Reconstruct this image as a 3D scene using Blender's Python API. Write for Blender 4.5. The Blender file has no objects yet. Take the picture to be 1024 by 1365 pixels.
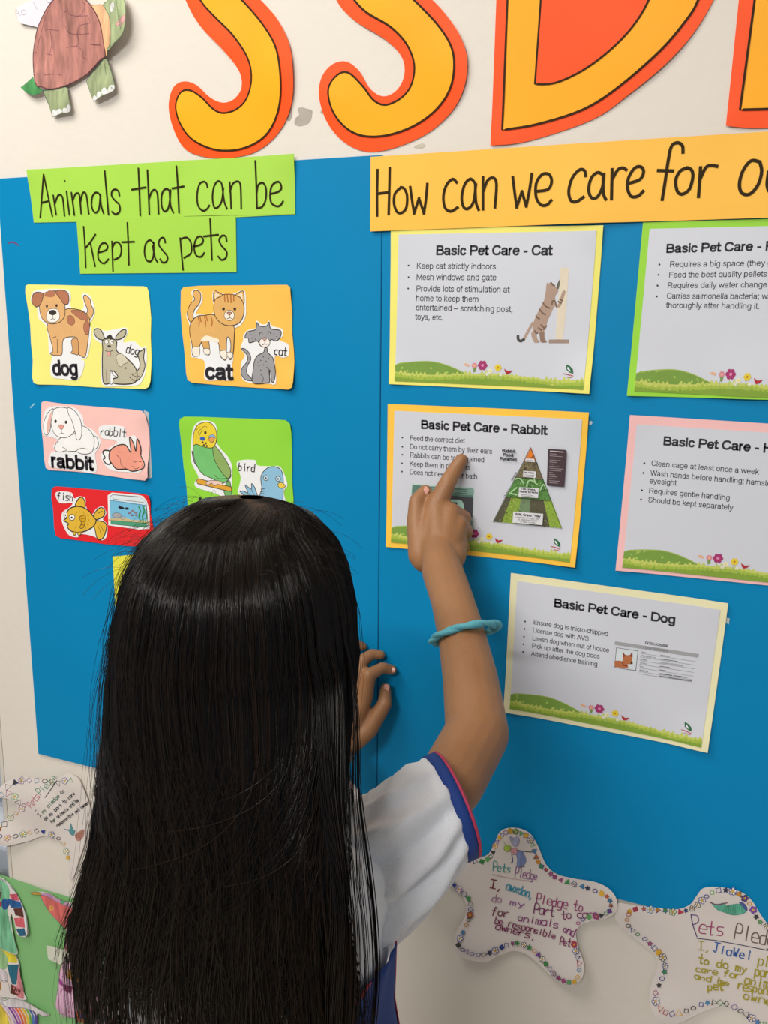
import bpy, bmesh, math, random
import numpy as np
from mathutils import Vector, Matrix
from mathutils.geometry import tessellate_polygon
random.seed(7); rng = np.random.default_rng(7)
C = bpy.context.scene.collection
PI = math.pi

# ------------------------------------------------------------------ camera
FPX = 1250.0
def _n(v): return v / np.linalg.norm(v)
AX = _n(np.array([2925, -294.5, 1250.0]))            # wall direction "right" seen from the camera
AZ = np.array([58, 5888, 1250.0]); AZ = _n(AZ - AX * AZ.dot(AX))
AY = np.cross(AZ, AX)
CAM = np.array([0.0, -1.25, 1.72])
cd = bpy.data.cameras.new('camera'); cam = bpy.data.objects.new('camera', cd); C.objects.link(cam)
cd.sensor_fit = 'HORIZONTAL'; cd.sensor_width = 36.0; cd.lens = FPX / 1024 * 36.0
cd.clip_start = 0.02
cam.matrix_world = Matrix(((AX[0], AX[1], AX[2], CAM[0]), (AY[0], AY[1], AY[2], CAM[1]),
                           (AZ[0], AZ[1], AZ[2], CAM[2]), (0, 0, 0, 1)))
bpy.context.scene.camera = cam

# ------------------------------------------------------------------ light
W = bpy.data.worlds.new('world'); bpy.context.scene.world = W; W.use_nodes = True
W.node_tree.nodes['Background'].inputs[0].default_value = (0.90, 0.94, 1.0, 1)
W.node_tree.nodes['Background'].inputs[1].default_value = 0.25
def area(name, loc, target, sx, sy, power, col):
    l = bpy.data.lights.new(name, 'AREA'); l.shape = 'RECTANGLE'; l.size = sx; l.size_y = sy
    l.energy = power; l.color = col
    o = bpy.data.objects.new(name, l); C.objects.link(o); o.location = loc
    o.rotation_euler = (Vector(target) - Vector(loc)).to_track_quat('-Z', 'Y').to_euler()
    return o
area('ceiling_light', (-1.35, -1.05, 3.0), (-1.3, -0.75, 0), 1.3, 0.9, 30, (1.0, 0.94, 0.85))
area('ceiling_light', (-0.45, -3.2, 3.0), (-0.43, -2.4, 0), 1.5, 0.16, 96, (1.0, 0.96, 0.92))
vs = bpy.context.scene.view_settings
vs.view_transform = 'Standard'; vs.look = 'None'; vs.exposure = 0.0; vs.gamma = 1.0
vs.use_curve_mapping = False

# ------------------------------------------------------------------ helpers
def ray(px, py):
    d = np.array([px - 512.0, -(py - 682.5), -FPX])
    return np.array([d.dot(AX), d.dot(AY), d.dot(AZ)])
def at(px, py, y=0.0):
    "world point where the sight line of a photograph pixel meets the plane at depth y"
    r = ray(px, py); return CAM + r * ((y - CAM[1]) / r[1])
def P3(px, py, t):
    "world point t metres along the lens axis"
    return CAM + ray(px, py) * (t / FPX)
def lin(h):
    h = h.lstrip('#'); c = [int(h[i:i + 2], 16) / 255 for i in (0, 2, 4)]
    return tuple(((x + 0.055) / 1.055) ** 2.4 if x > 0.04045 else x / 12.92 for x in c) + (1,)

MATS = {}
def mat(name, col, rough=0.6, bump=0.0, bscale=200.0, var=0.04, vscale=8.0, spec=0.5, stretch=(1, 1, 1), sub=0.0, sheen=0.0):
    if name in MATS: return MATS[name]
    m = bpy.data.materials.new(name); m.use_nodes = True; t = m.node_tree; b = t.nodes['Principled BSDF']
    b.inputs['Roughness'].default_value = rough
    b.inputs['Specular IOR Level'].default_value = spec
    if sub: 
        b.inputs['Subsurface Weight'].default_value = sub; b.inputs['Subsurface Radius'].default_value = (0.6, 0.25, 0.12)
        b.inputs['Subsurface Scale'].default_value = 0.01
    if sheen: b.inputs['Sheen Weight'].default_value = sheen
    tc = t.nodes.new('ShaderNodeTexCoord'); mp = t.nodes.new('ShaderNodeMapping'); mp.inputs['Scale'].default_value = stretch
    t.links.new(tc.outputs['Object'], mp.inputs[0])
    nz = t.nodes.new('ShaderNodeTexNoise'); nz.inputs['Scale'].default_value = vscale; nz.inputs['Detail'].default_value = 4
    t.links.new(mp.outputs[0], nz.inputs['Vector'])
    mr = t.nodes.new('ShaderNodeMapRange'); mr.inputs['To Min'].default_value = 1 - var * 2; mr.inputs['To Max'].default_value = 1 + var * 1.2
    mr.inputs['From Min'].default_value = 0.25; mr.inputs['From Max'].default_value = 0.75
    t.links.new(nz.outputs['Fac'], mr.inputs['Value'])
    mx = t.nodes.new('ShaderNodeMix'); mx.data_type = 'RGBA'; mx.blend_type = 'MULTIPLY'; mx.inputs['Factor'].default_value = 1
    if col == 'ATTR':
        at_ = t.nodes.new('ShaderNodeAttribute'); at_.attribute_name = 'Col'
        t.links.new(at_.outputs['Color'], mx.inputs['A'])
    else:
        mx.inputs['A'].default_value = lin(col) if isinstance(col, str) else col
    t.links.new(mr.outputs[0], mx.inputs['B'])
    t.links.new(mx.outputs['Result'], b.inputs['Base Color'])
    if bump:
        n2 = t.nodes.new('ShaderNodeTexNoise'); n2.inputs['Scale'].default_value = bscale; n2.inputs['Detail'].default_value = 3
        t.links.new(mp.outputs[0], n2.inputs['Vector'])
        bp = t.nodes.new('ShaderNodeBump'); bp.inputs['Strength'].default_value = bump; bp.inputs['Distance'].default_value = 0.002
        t.links.new(n2.outputs['Fac'], bp.inputs['Height']); t.links.new(bp.outputs[0], b.inputs['Normal'])
    MATS[name] = m; return m
def paper(hexcol, rough=0.55):
    return mat('paper_' + hexcol.lstrip('#'), hexcol, rough, bump=0.25, bscale=18, var=0.015, vscale=12, spec=0.25)
INK = lambda: mat('printed_ink', 'ATTR', 0.6, spec=.2, var=0.03, vscale=60)
CRAYON = lambda: mat('crayon_colour', 'ATTR', 0.7, var=0.22, vscale=110, stretch=(1, 1, 0.16), bump=0.3, bscale=150)
MARKER = lambda: mat('marker_ink', 'ATTR', 0.6, spec=.12, var=0.08, vscale=120)

def pts(s, T=None):
    "'x,y x,y' in the coordinates of a magnified view T=(x0,y0,scale) -> photograph pixels"
    if not isinstance(s, str): a = [tuple(p) for p in s]
    else: a = [tuple(float(v) for v in q.split(',')) for q in s.split()]
    if T: a = [(x / T[2] + T[0], y / T[2] + T[1]) for x, y in a]
    return a
def smooth(p, closed=True, k=4):
    p = [np.array(q, float) for q in p]; n = len(p); out = []
    if n < 3: return p
    rngi = range(n if closed else n - 1)
    for i in rngi:
        if closed: a, b, c, d = p[i - 1], p[i], p[(i + 1) % n], p[(i + 2) % n]
        else: a, b, c, d = p[max(i - 1, 0)], p[i], p[i + 1], p[min(i + 2, n - 1)]
        for j in range(k):
            t = j / k
            out.append(0.5 * (2 * b + (c - a) * t + (2 * a - 5 * b + 4 * c - d) * t * t + (3 * b - a - 3 * c + d) * t ** 3))
    if not closed: out.append(p[-1])
    return out
def wp(p):
    "photograph pixel -> (x, z) on the wall"
    q = at(p[0], p[1], 0.0); return np.array([q[0], q[2]])

def tag(o, label=None, cat=None, group=None, kind=None):
    if label: o['label'] = label
    if cat: o['category'] = cat
    if group: o['group'] = group
    if kind: o['kind'] = kind
    return o
def empty(name, loc, label, cat, group=None):
    o = bpy.data.objects.new(name, None); C.objects.link(o); o.location = loc; o.empty_display_size = 0.05
    return tag(o, label, cat, group)
def link(name, me, mats, parent=None):
    o = bpy.data.objects.new(name, me); C.objects.link(o)
    for m in (mats if isinstance(mats, (list, tuple)) else [mats]): me.materials.append(m)
    if parent is not None:
        o.parent = parent
        M = Matrix.Identity(4); q = parent
        while q is not None: M = M @ Matrix.Translation(-q.location); q = q.parent
        o.matrix_parent_inverse = M if parent.type == 'EMPTY' or parent.location.length else Matrix.Identity(4)
    return o
def from_bm(name, bm, m, parent=None, sm=False):
    me = bpy.data.meshes.new(name); bm.to_mesh(me); bm.free()
    if sm: me.polygons.foreach_set('use_smooth', [True] * len(me.polygons))
    return link(name, me, m, parent)
def boxm(bm, x0, x1, y0, y1, z0, z1, bevel=0.0):
    r = bmesh.ops.create_cube(bm, size=1.0)
    for v in r['verts']:
        v.co = Vector((x0 + (v.co.x + .5) * (x1 - x0), y0 + (v.co.y + .5) * (y1 - y0), z0 + (v.co.z + .5) * (z1 - z0)))
    if bevel:
        es = list({e for v in r['verts'] for e in v.link_edges})
        bmesh.ops.bevel(bm, geom=es, offset=bevel, segments=2, affect='EDGES')

# ---- paper sheets: outline on the wall, real thickness, gentle curl ----
class Fn:
    "height of a sheet over the wall: base + lifted corners / waves"
    def __init__(s, base, lifts=()):
        s.base = base; s.l = [(wp(p[:2]), p[2], p[3]) for p in lifts]
        s.step = min([0.016] + [max(0.0045, math.sqrt(0.00048 / (2 * p[2] / p[3] ** 2))) for p in lifts])
    def __call__(s, x, z):
        h = s.base
        for c, a, r in s.l:
            d2 = (x - c[0]) ** 2 + (z - c[1]) ** 2
            h += a * math.exp(-d2 / (r * r))
        return h
def grid_cut(bm, step):
    xs = [v.co.x for v in bm.verts]; zs = [v.co.z for v in bm.verts]
    x = math.ceil(min(xs) / step) * step
    while x < max(xs):
        bmesh.ops.bisect_plane(bm, geom=bm.verts[:] + bm.edges[:] + bm.faces[:], plane_co=(x, 0, 0), plane_no=(1, 0, 0)); x += step
    z = math.ceil(min(zs) / step) * step
    while z < max(zs):
        bmesh.ops.bisect_plane(bm, geom=bm.verts[:] + bm.edges[:] + bm.faces[:], plane_co=(0, 0, z), plane_no=(0, 0, 1)); z += step
def sheet(name, outline, fn, m, parent=None, lift=0.0, sm=False, thick=0.0003, step=0.016):
    "outline: photograph pixels"
    if sm: outline = smooth(outline, True, 5)
    w = [wp(p) for p in outline]
    bm = bmesh.new(); vs_ = [bm.verts.new((p[0], 0, p[1])) for p in w]
    f = bm.faces.new(vs_); bm.normal_update()
    if f.normal.y > 0: f.normal_flip()
    bmesh.ops.triangulate(bm, faces=[f])
    if fn.l: grid_cut(bm, fn.step)
    else: grid_cut(bm, 0.08)
    for v in bm.verts: v.co.y = -(fn(v.co.x, v.co.z) + lift)
    r = bmesh.ops.extrude_face_region(bm, geom=bm.faces[:], use_keep_orig=True)
    for v in [g for g in r['geom'] if isinstance(g, bmesh.types.BMVert)]: v.co.y += thick
    bmesh.ops.recalc_face_normals(bm, faces=bm.faces[:])
    return from_bm(name, bm, m, parent)

class Draw:
    "flat print / pencil work lying on a sheet"
    def __init__(s, fn, lift, T=None, step=0.02):
        s.fn = fn; s.lift = lift; s.T = T; s.v = []; s.f = []; s.c = []; s.n = 0; s.step = fn.step
    def _h(s): s.n += 1; return s.lift + 0.00015 + s.n * 0.000008
    def poly2(s, w, col):
        "w: list of (x,z) wall points"
        h = s._h(); c = lin(col)
        bm = bmesh.new(); vs_ = [bm.verts.new((p[0], 0, p[1])) for p in w]
        try: f = bm.faces.new(vs_)
        except ValueError: bm.free(); return
        bm.normal_update()
        if f.normal.y > 0: f.normal_flip()
        xs = [p[0] for p in w]; zs = [p[1] for p in w]
        bmesh.ops.triangulate(bm, faces=[f])
        if s.fn.l and max(max(xs) - min(xs), max(zs) - min(zs)) > s.step: grid_cut(bm, s.step)
        k = len(s.v)
        bm.verts.index_update()
        for v in bm.verts: s.v.append((v.co.x, -(s.fn(v.co.x, v.co.z) + h), v.co.z))
        for f in bm.faces: s.f.append([k + v.index for v in f.verts]); s.c.append(c)
        bm.free()
    def fill(s, p, col, line=None, lw=1.0, sm=True):
        p = pts(p, s.T)
        q = smooth(p, True, 4) if sm else p
        s.poly2([wp(a) for a in q], col)
        if line: s._rib([wp(a) for a in q] + [wp(q[0])], line, lw)
    def _rib(s, w, col, lw):
        "ribbon lw photograph pixels wide (1 px is about 1 mm here)"
        h = s._h(); c = lin(col); hw = lw * 0.00062; k = len(s.v); n = len(w)
        for i, p in enumerate(w):
            a = w[max(i - 1, 0)]; b = w[min(i + 1, n - 1)]
            d = np.array(b) - np.array(a); L = np.linalg.norm(d)
            if L < 1e-9: d = np.array([1.0, 0]); L = 1
            nn = np.array([-d[1], d[0]]) / L * hw
            e = d / L * hw * 0.8 * (-1 if i == 0 else (1 if i == n - 1 else 0))
            for sg in (1, -1):
                q = p + nn * sg + e; s.v.append((q[0], -(s.fn(q[0], q[1]) + h), q[1]))
        for i in range(n - 1):
            s.f.append([k + 2 * i, k + 2 * i + 1, k + 2 * i + 3, k + 2 * i + 2]); s.c.append(c)
    def line(s, p, col, lw=1.0, sm=True):
        p = pts(p, s.T)
        s._rib([wp(a) for a in (smooth(p, False, 4) if sm else p)], col, lw)
    def lines(s, txt, col, lw=1.0, sm=True):
        for q in txt.split(';'):
            if q.strip(): s.line(q.strip(), col, lw, sm)
    def blob(s, x, y, rx, ry, col, line=None, lw=0.8, n=10, rot=0):
        s.fill([(x + rx * math.cos(a) * math.cos(rot) - ry * math.sin(a) * math.sin(rot),
                 y + rx * math.cos(a) * math.sin(rot) + ry * math.sin(a) * math.cos(rot)) for a in [i * 2 * PI / n for i in range(n)]], col, line, lw)
    def rect(s, x0, y0, x1, y1, col): s.fill([(x0, y0), (x1, y0), (x1, y1), (x0, y1)], col, sm=False)
    def build(s, name, parent, m=None, label=None):
        me = bpy.data.meshes.new(name); me.from_pydata(s.v, [], s.f)
        ca = me.color_attributes.new('Col', 'FLOAT_COLOR', 'CORNER')
        flat = []
        for f, c in zip(me.polygons, s.c): flat.extend(list(c) * f.loop_total)
        ca.data.foreach_set('color', flat)
        o = link(name, me, m or INK(), parent)
        if label: o['label'] = label
        return o

# ---- printed type: a plain grotesque drawn as centre-line strokes (cap height 72, x-height 53, width = advance) ----
# "w|stroke;stroke": a stroke of two points is straight, '~' marks a curved one, otherwise it is angular
SF = {
'a': "56|~9,37 12,46 20,49 28,49 38,48 43,40 43,32;43,35 43,12 44,5 47,3;~43,30 34,28 22,26 11,23 8,14 12,6 22,3 34,6 42,16",
'b': "56|8,4 8,69;~8,26 9,38 16,48 28,49 42,44 47,27 42,9 28,3 15,6 9,14 8,26", 'c': "50|~44,35 40,45 28,49 14,45 8,27 14,8 27,3 39,7 45,18",
'd': "56|47,4 47,69;~47,26 46,38 39,48 27,49 13,44 8,27 13,9 27,3 40,6 46,14 47,26", 'e': "56|8,28 47,28;~47,28 45,41 38,48 28,49 15,45 8,27 14,8 28,3 39,6 46,16",
'f': "28|~26,67 18,67 12,62 12,52;12,54 12,2;2,49 25,49", 'g': "56|47,50 47,-2;~47,0 44,-12 33,-17 20,-16 11,-8;~47,26 46,38 39,48 27,49 13,44 8,27 13,10 27,4 40,7 46,15 47,26",
'h': "56|8,2 8,69;~8,30 10,42 20,49 33,49 42,45 44,36 44,28;44,30 44,2", 'i': "22|11,4 11,46;11,65 11,68", 'j': "22|11,50 11,-8 8,-15 1,-16;11,65 11,68",
'k': "50|8,2 8,69;8,19 40,50;20,30 44,2", 'l': "22|11,2 11,69", 'm': "83|8,2 8,50;~8,30 10,42 17,48 27,49 37,46 40,36 40,28;40,30 40,2;~40,30 43,42 50,48 59,49 69,46 73,36 73,28;73,30 73,2",
'n': "56|8,2 8,50;~8,30 10,42 20,49 33,49 42,45 44,36 44,28;44,30 44,2", 'o': "56|~28,49 14,45 7,26 14,7 28,3 42,7 48,26 42,45 28,49",
'p': "56|8,50 8,-18;~8,26 9,38 16,48 28,49 42,44 47,27 42,9 28,3 15,6 9,14 8,26", 'q': "56|47,50 47,-18;~47,26 46,38 39,48 27,49 13,44 8,27 13,9 27,3 40,6 46,14 47,26",
'r': "33|8,2 8,50;~8,28 10,40 17,48 24,49 30,47", 's': "50|~42,36 38,46 25,49 12,45 10,37 16,30 34,24 42,17 39,7 26,3 12,6 7,17",
't': "28|12,65 12,12 14,6 19,4 26,5;2,49 25,49", 'u': "56|8,50 8,20;~8,24 9,12 16,4 27,3 39,7 44,20 44,26;44,50 44,2", 'v': "50|4,50 25,3 46,50", 'w': "72|3,50 19,4 36,48 53,4 69,50",
'x': "50|5,50 45,2;45,50 5,2", 'y': "50|4,50 25,4;46,50 24,-4 20,-13 14,-16 6,-15", 'z': "50|6,48 43,48 6,5 45,5",
'A': "67|3,2 33,69 64,2;14,24 53,24", 'B': "67|10,36 10,67;10,4 10,38;~10,67 36,67 50,64 54,52 50,41 38,37 10,37;~10,37 38,37 54,33 59,21 54,8 40,4 10,4", 'C': "72|~64,50 56,64 39,68 18,62 8,36 17,10 38,4 56,9 65,25",
'D': "72|10,4 10,67;~10,67 36,67 52,63 62,50 64,36 62,20 52,8 36,4 10,4", 'E': "67|60,5 11,5 11,66 58,66;11,37 54,37", 'F': "61|11,2 11,66 56,66;11,36 48,36", 'G': "78|~68,52 58,64 40,68 18,62 8,36 18,9 41,4 58,8 69,16;69,14 69,34 42,34",
'H': "72|11,2 11,70;61,2 61,70;11,38 61,38", 'I': "28|14,2 14,70", 'K': "67|11,2 11,70;58,69 12,27;27,41 62,2", 'L': "56|11,70 11,5 52,5", 'M': "83|10,2 10,68 42,8 73,68 73,2", 'N': "72|11,2 11,67 60,5 60,70", 'O': "78|~39,68 18,62 8,36 18,9 39,4 60,9 70,36 60,62 39,68",
'P': "67|11,2 11,67;~11,67 40,67 56,62 59,50 56,37 42,32 11,32", 'R': "72|11,2 11,67;~11,67 42,67 58,62 61,50 56,38 42,34 11,34;40,34 50,26 65,2", 'S': "67|~57,52 51,64 34,68 17,65 11,54 18,43 38,37 54,31 59,19 52,8 34,4 15,9 8,24", 'T': "61|30,2 30,66;3,66 58,66", 'U': "72|~10,70 10,24 20,6 36,3 53,7 61,24 61,70", 'V': "67|3,70 33,4 64,70", 'W': "94|3,70 25,4 47,68 69,4 91,70", 'X': "67|5,70 62,2;62,70 5,2", 'Y': "67|3,70 33,32 33,2;64,70 33,32",
'0': "56|~28,68 13,60 8,36 13,10 28,4 43,10 48,36 43,60 28,68", '1': "56|12,54 24,60 31,70;31,70 31,2", '2': "56|~9,52 15,65 29,68 43,63 45,50 36,36 16,18 8,6;8,5 48,5", '3': "56|~9,52 16,66 30,67 43,60 42,46 30,38 22,37;~26,38 42,34 47,20 40,7 26,4 12,10 8,20", '4': "56|36,2 36,68 5,20 50,20", '5': "56|45,66 16,66 12,36;~12,36 28,43 43,36 47,22 38,6 22,4 8,16", '6': "56|~44,54 38,66 26,68 12,58 8,32 12,10 27,4 41,8 47,22 41,38 28,42 14,36 9,24", '7': "56|8,66 48,66 30,36 22,2", '8': "56|~28,68 15,63 13,52 20,42 28,39 40,33 46,20 40,7 28,4 15,7 9,20 15,33 28,39 37,43 43,53 41,63 28,68", '9': "56|~12,16 18,6 28,4 42,12 48,38 43,62 28,68 14,62 9,50 15,36 28,31 41,36 47,48",
'.': "28|13,2 13,9", ',': "28|15,9 15,3 11,-10", ';': "28|15,9 15,3 11,-10;14,44 14,51", '-': "33|8,26 25,26", '–': "56|2,26 54,26", '(': "33|~28,70 14,50 10,26 14,2 28,-18", ')': "33|~5,70 19,50 23,26 19,2 5,-18", '/': "28|2,0 26,70", ' ': "28|",
'%': "89|~20,68 10,64 7,52 11,39 20,36 30,40 33,52 29,64 20,68;24,0 64,70;~68,33 58,29 55,17 59,5 68,2 78,6 81,18 77,29 68,33", '&': "67|62,2 22,48 20,60 28,67 38,64 40,54 12,28 10,14 20,5 34,5 52,24"}
def text(d, txt, p0, p1, cap, col='2e2e34', bold=False):
    T = d.T; a, b = pts([p0, p1], T)
    if T: cap = cap / T[2]
    A = wp(a); B = wp(b); e = (B - A); L = np.linalg.norm(e); e = e / L; up = np.array([-e[1], e[0]])
    capw = np.linalg.norm(wp((a[0], a[1] - cap)) - A)
    adv = sum(float(SF[c].split('|')[0]) for c in txt) - 8; sx = L / adv; sy = min(capw / 72, sx * 1.18); sy = max(sy, sx * .85)
    wd = (16.0 if bold else 9.0) * (sx + sy) / 2; h = d._h(); cc_ = lin(col); x = -4.0
    for ch in txt:
        w_, g = SF[ch].split('|')
        for st in g.split(';'):
            if not st: continue
            cv = st[0] == '~'; q = [np.array([float(v) for v in r.split(',')]) for r in st.lstrip('~').split()]
            segs = [smooth(q, False, 3)] if cv else [[q[i], q[i + 1]] for i in range(len(q) - 1)]
            for sg_ in segs:
                w = [A + e * ((x + p[0]) * sx) + up * (p[1] * sy) for p in sg_]; k = len(d.v); n = len(w)
                for i, p in enumerate(w):
                    dd = w[min(i + 1, n - 1)] - w[max(i - 1, 0)]; l_ = np.linalg.norm(dd) + 1e-12; nn = np.array([-dd[1], dd[0]]) / l_ * wd / 2
                    en = dd / l_ * wd * .45 * (0 if cv else (-1 if i == 0 else 1))
                    for s_ in (1, -1):
                        r = p + nn * s_ + en; d.v.append((r[0], -(d.fn(r[0], r[1]) + h), r[1]))
                for i in range(n - 1): d.f.append([k + 2 * i, k + 2 * i + 1, k + 2 * i + 3, k + 2 * i + 2]); d.c.append(cc_)
        x += float(w_)

# ---- child's handwriting: single-stroke letters, x 0-4, baseline y=2, x-height 6, tall 9 ----
GL = {
'a': '46 16 05 03 12 32 43;46 42', 'b': '09 02 32 43 45 36 06', 'c': '46 16 05 03 12 42', 'd': '46 16 05 03 12 42;49 42',
'e': '04 44 45 36 16 05 03 12 42', 'f': '48 39 28 12;06 36', 'g': '46 16 05 03 12 42;46 41 30 00', 'h': '09 02;05 26 36 45 42',
'i': '26 22;28 27', 'j': '36 31 10', 'k': '09 02;46 04 42', 'l': '29 22', 'm': '06 02;05 16 25 22;25 36 45 42', 'n': '06 02;05 26 45 42',
'o': '16 05 03 12 32 43 45 36 16', 'p': '06 00;06 36 45 43 32 02', 'r': '06 02;04 26 46', 's': '46 16 05 14 34 43 32 02',
't': '29 22 42;06 46', 'u': '06 03 12 32 43;46 42', 'v': '06 22 46', 'w': '06 12 25 32 46', 'x': '06 42;46 02', 'y': '06 23;46 10',
'P': '02 09 39 48 46 35 05', 'I': '09 49;29 22;02 42', 'J': '09 49;29 23 12 03', 'W': '09 12 26 32 49', ',': '22 10', '.': '22 21', 'A': '02 29 42;05 35', ' ': ''}
def hand(d, txt, p0, p1, hgt, cols, lw=1.0, jit=0.35):
    "hgt: height of a tall letter in view pixels"
    hgt = hgt * .86
    n = len(txt); dx = (p1[0] - p0[0]) / n; dy = (p1[1] - p0[1]) / n
    L = math.hypot(dx, dy); ex = (dx / L, dy / L); up = (ex[1], -ex[0])
    if isinstance(cols, str): cols = [cols]
    ci = 0
    for i, ch in enumerate(txt):
        if ch == ' ': ci += 1
        g = GL.get(ch, '')
        ox, oy = p0[0] + dx * i, p0[1] + dy * i
        s = 1 + random.uniform(-.12, .12); off = random.uniform(-.1, .1) * hgt * jit
        for st in g.split(';'):
            if not st: continue
            q = []
            for xy in st.split():
                gx, gy = int(xy[0]), int(xy[1]) - 2
                u = (gx / 4 * 0.72 + 0.1) * L * s + random.uniform(-.04, .04) * L; v = gy / 7 * hgt * s + off
                q.append((ox + ex[0] * u + up[0] * v, oy + ex[1] * u + up[1] * v))
            d.line(q, cols[ci % len(cols)], lw)
# ------------------------------------------------------------------ the room
WALLM = mat('wall_paint', 'e0dad0', 0.6, bump=0.25, bscale=60, var=0.02, vscale=3)
xl = at(9, 1065)[0]
bm = bmesh.new(); boxm(bm, xl, 3.0, 0.0, 0.15, 0, 3.15); from_bm('wall_back', bm, WALLM)['kind'] = 'structure'
bm = bmesh.new(); boxm(bm, -3.6, 3.0, -4.0, 0.15, -0.1, 0.0); from_bm('floor', bm, mat('floor_vinyl', 'a89c8c', 0.5, var=0.06, vscale=5))['kind'] = 'structure'
bm = bmesh.new(); boxm(bm, -3.6, 3.0, -4.0, 0.15, 3.15, 3.25); from_bm('ceiling', bm, mat('ceiling_paint', 'e8e6e0', 0.8))['kind'] = 'structure'
bm = bmesh.new(); boxm(bm, xl, 3.0, -0.015, 0.0, 0.0, 0.1, 0.003); from_bm('baseboard_back', bm, mat('baseboard_paint', '8c8478', 0.5))['kind'] = 'structure'
# the pale frame and door panel where the wall ends on the left
bm = bmesh.new(); boxm(bm, xl - 0.012, xl, 0.0, 0.10, 0, 3.15, 0.002); from_bm('trim_1', bm, mat('trim_paint', 'd6d0c6', 0.5))['kind'] = 'structure'
xd = xl - 0.012
bm = bmesh.new(); boxm(bm, xd - 0.024, xd, 0.02, 0.07, 0, 2.2, 0.002); boxm(bm, xd - 1.0, xd - 0.97, 0.02, 0.07, 0, 2.2, 0.002); boxm(bm, xd - 0.97, xd - 0.024, 0.02, 0.07, 2.1, 2.2, 0.002)
dr = from_bm('door_1', bm, mat('door_frame_blue_grey', 'b9bfca', 0.35)); dr['kind'] = 'structure'
z1 = at(2, 1092)[2]; z0 = at(2, 1150)[2]
bm = bmesh.new(); boxm(bm, xd - 0.97, xd - 0.024, 0.035, 0.06, 0, z0); boxm(bm, xd - 0.97, xd - 0.024, 0.035, 0.06, z1, 2.1)
from_bm('panel', bm, mat('door_panel', 'a9b0bd', 0.4), dr)
bm = bmesh.new(); boxm(bm, xd - 0.97, xd - 0.024, 0.045, 0.05, z0, z1); from_bm('pane', bm, mat('door_pane', 'dbe6f2', 0.2), dr)
# bare plaster marks on the paint, under and beside the letters
def wall_mark(p, col, name='plaster_mark'):
    f = Fn(0.0004); o = sheet(name, pts(p), f, mat('mark_' + col, col, 0.9, var=0.08, vscale=60), None, sm=True, thick=0.0003); o['kind'] = 'structure'; return o
wall_mark('397,145 403,143 410,145 416,147 416,153 414,161 408,166 399,168 393,165 394,158 399,153', 'b1aaa0', 'plaster_mark_1')
wall_mark('384,147 388,144 390,149 389,156 386,161 382,158', 'b1aaa0', 'plaster_mark_2')
wall_mark('428,148 431,147 431,151 428,151', 'b1aaa0', 'plaster_mark_3')
wall_mark('552,196 556,193 564,191 567,194 561,198 555,197', 'cdc5b4', 'plaster_mark_4')

BLUE = mat('blue_board', '0084bb', 0.5, spec=0.16, bump=0.12, bscale=26, var=0.02, vscale=4)
BF = 0.004
def board(name, x0, x1, z0, z1, label):
    bm = bmesh.new(); boxm(bm, x0, x1, -BF, -0.0003, z0, z1, 0.0006)
    return tag(from_bm(name, bm, BLUE), label, 'board', 'blue backing boards on the wall')
xs = at(508, 600)[0]; ztop = at(250, 223)[2]; zbot = at(53, 1004)[2]
bl = board('display_board', at(53, 1004)[0], xs - 0.0006, zbot, ztop, 'blue display board on the left, behind the animal picture cards')
brd = board('display_board', xs + 0.0006, at(1024, 700)[0] + 0.35, zbot, ztop - 0.006, 'blue display board on the right, behind the pet care sheets')
# little scratches on the left board
d = Draw(Fn(BF), 0, None); d.line('14,324 20,323 27,327', '6b4a7a', 2.2); d.build('scuff', bl)
d = Draw(Fn(BF), 0, None); d.line('43,543 46,540 48,538', '9ad0e6', 1.6); d.build('scuff', bl)
d = Draw(Fn(BF), 0, None); d.fill('787,560 791,562 789,566 786,565', 'c9d6da', sm=False); d.fill('969,822 973,823 972,831 968,829', 'b9c9c8', sm=False); d.build('tape_scrap', brd)
d = Draw(Fn(BF), 0, None); d.line('497,215 512,209', '1c1c50', .6); d.build('scuff', bl)

# ------------------------------------------------------------------ big cut-out letters
OR, YE, BR = 'ff5410', 'ffb012', '3a2610'
T2 = (400, 0, 1.641)
def letter(label, outer, inner, T, curls, hole=None, sm=True, base=0.0015):
    fn = Fn(base, curls)
    o = pts(outer, T)
    if not sm: o = o[:2] + smooth(o[2:], False, 5)
    root = sheet('cutout_letter', o, fn, mat('orange_card', OR, 0.5, spec=.25, bump=0.2, bscale=12, var=0.02), None, sm=sm, thick=0.0005)
    tag(root, label, 'letter', 'big orange and yellow letters')
    i = pts(inner, T)
    if not sm: i = i[:2] + smooth(i[2:], False, 5)
    sheet('yellow_face', i, fn, mat('yellow_card', YE, 0.5, spec=.25, bump=0.2, bscale=12, var=0.02), root, lift=0.0009, sm=sm, thick=0.0005)
    dd = Draw(fn, 0.0009); q = smooth(i, True, 5) if sm else i
    dd._rib([wp(a) for a in q] + [wp(q[0])], BR, 2.2)
    dd.build('marker_outline', root, MARKER())
    if hole:
        h = pts(hole, T); h = h[:2] + smooth(h[2:], False, 5)
        sheet('counter', h, fn, mat('orange_card', OR), root, lift=0.0014, sm=False, thick=0.0004)
        dd = Draw(fn, 0.0014); dd._rib([wp(a) for a in h] + [wp(h[0])], BR, 2.0); dd.build('marker_outline', root, MARKER())
    return root
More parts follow.
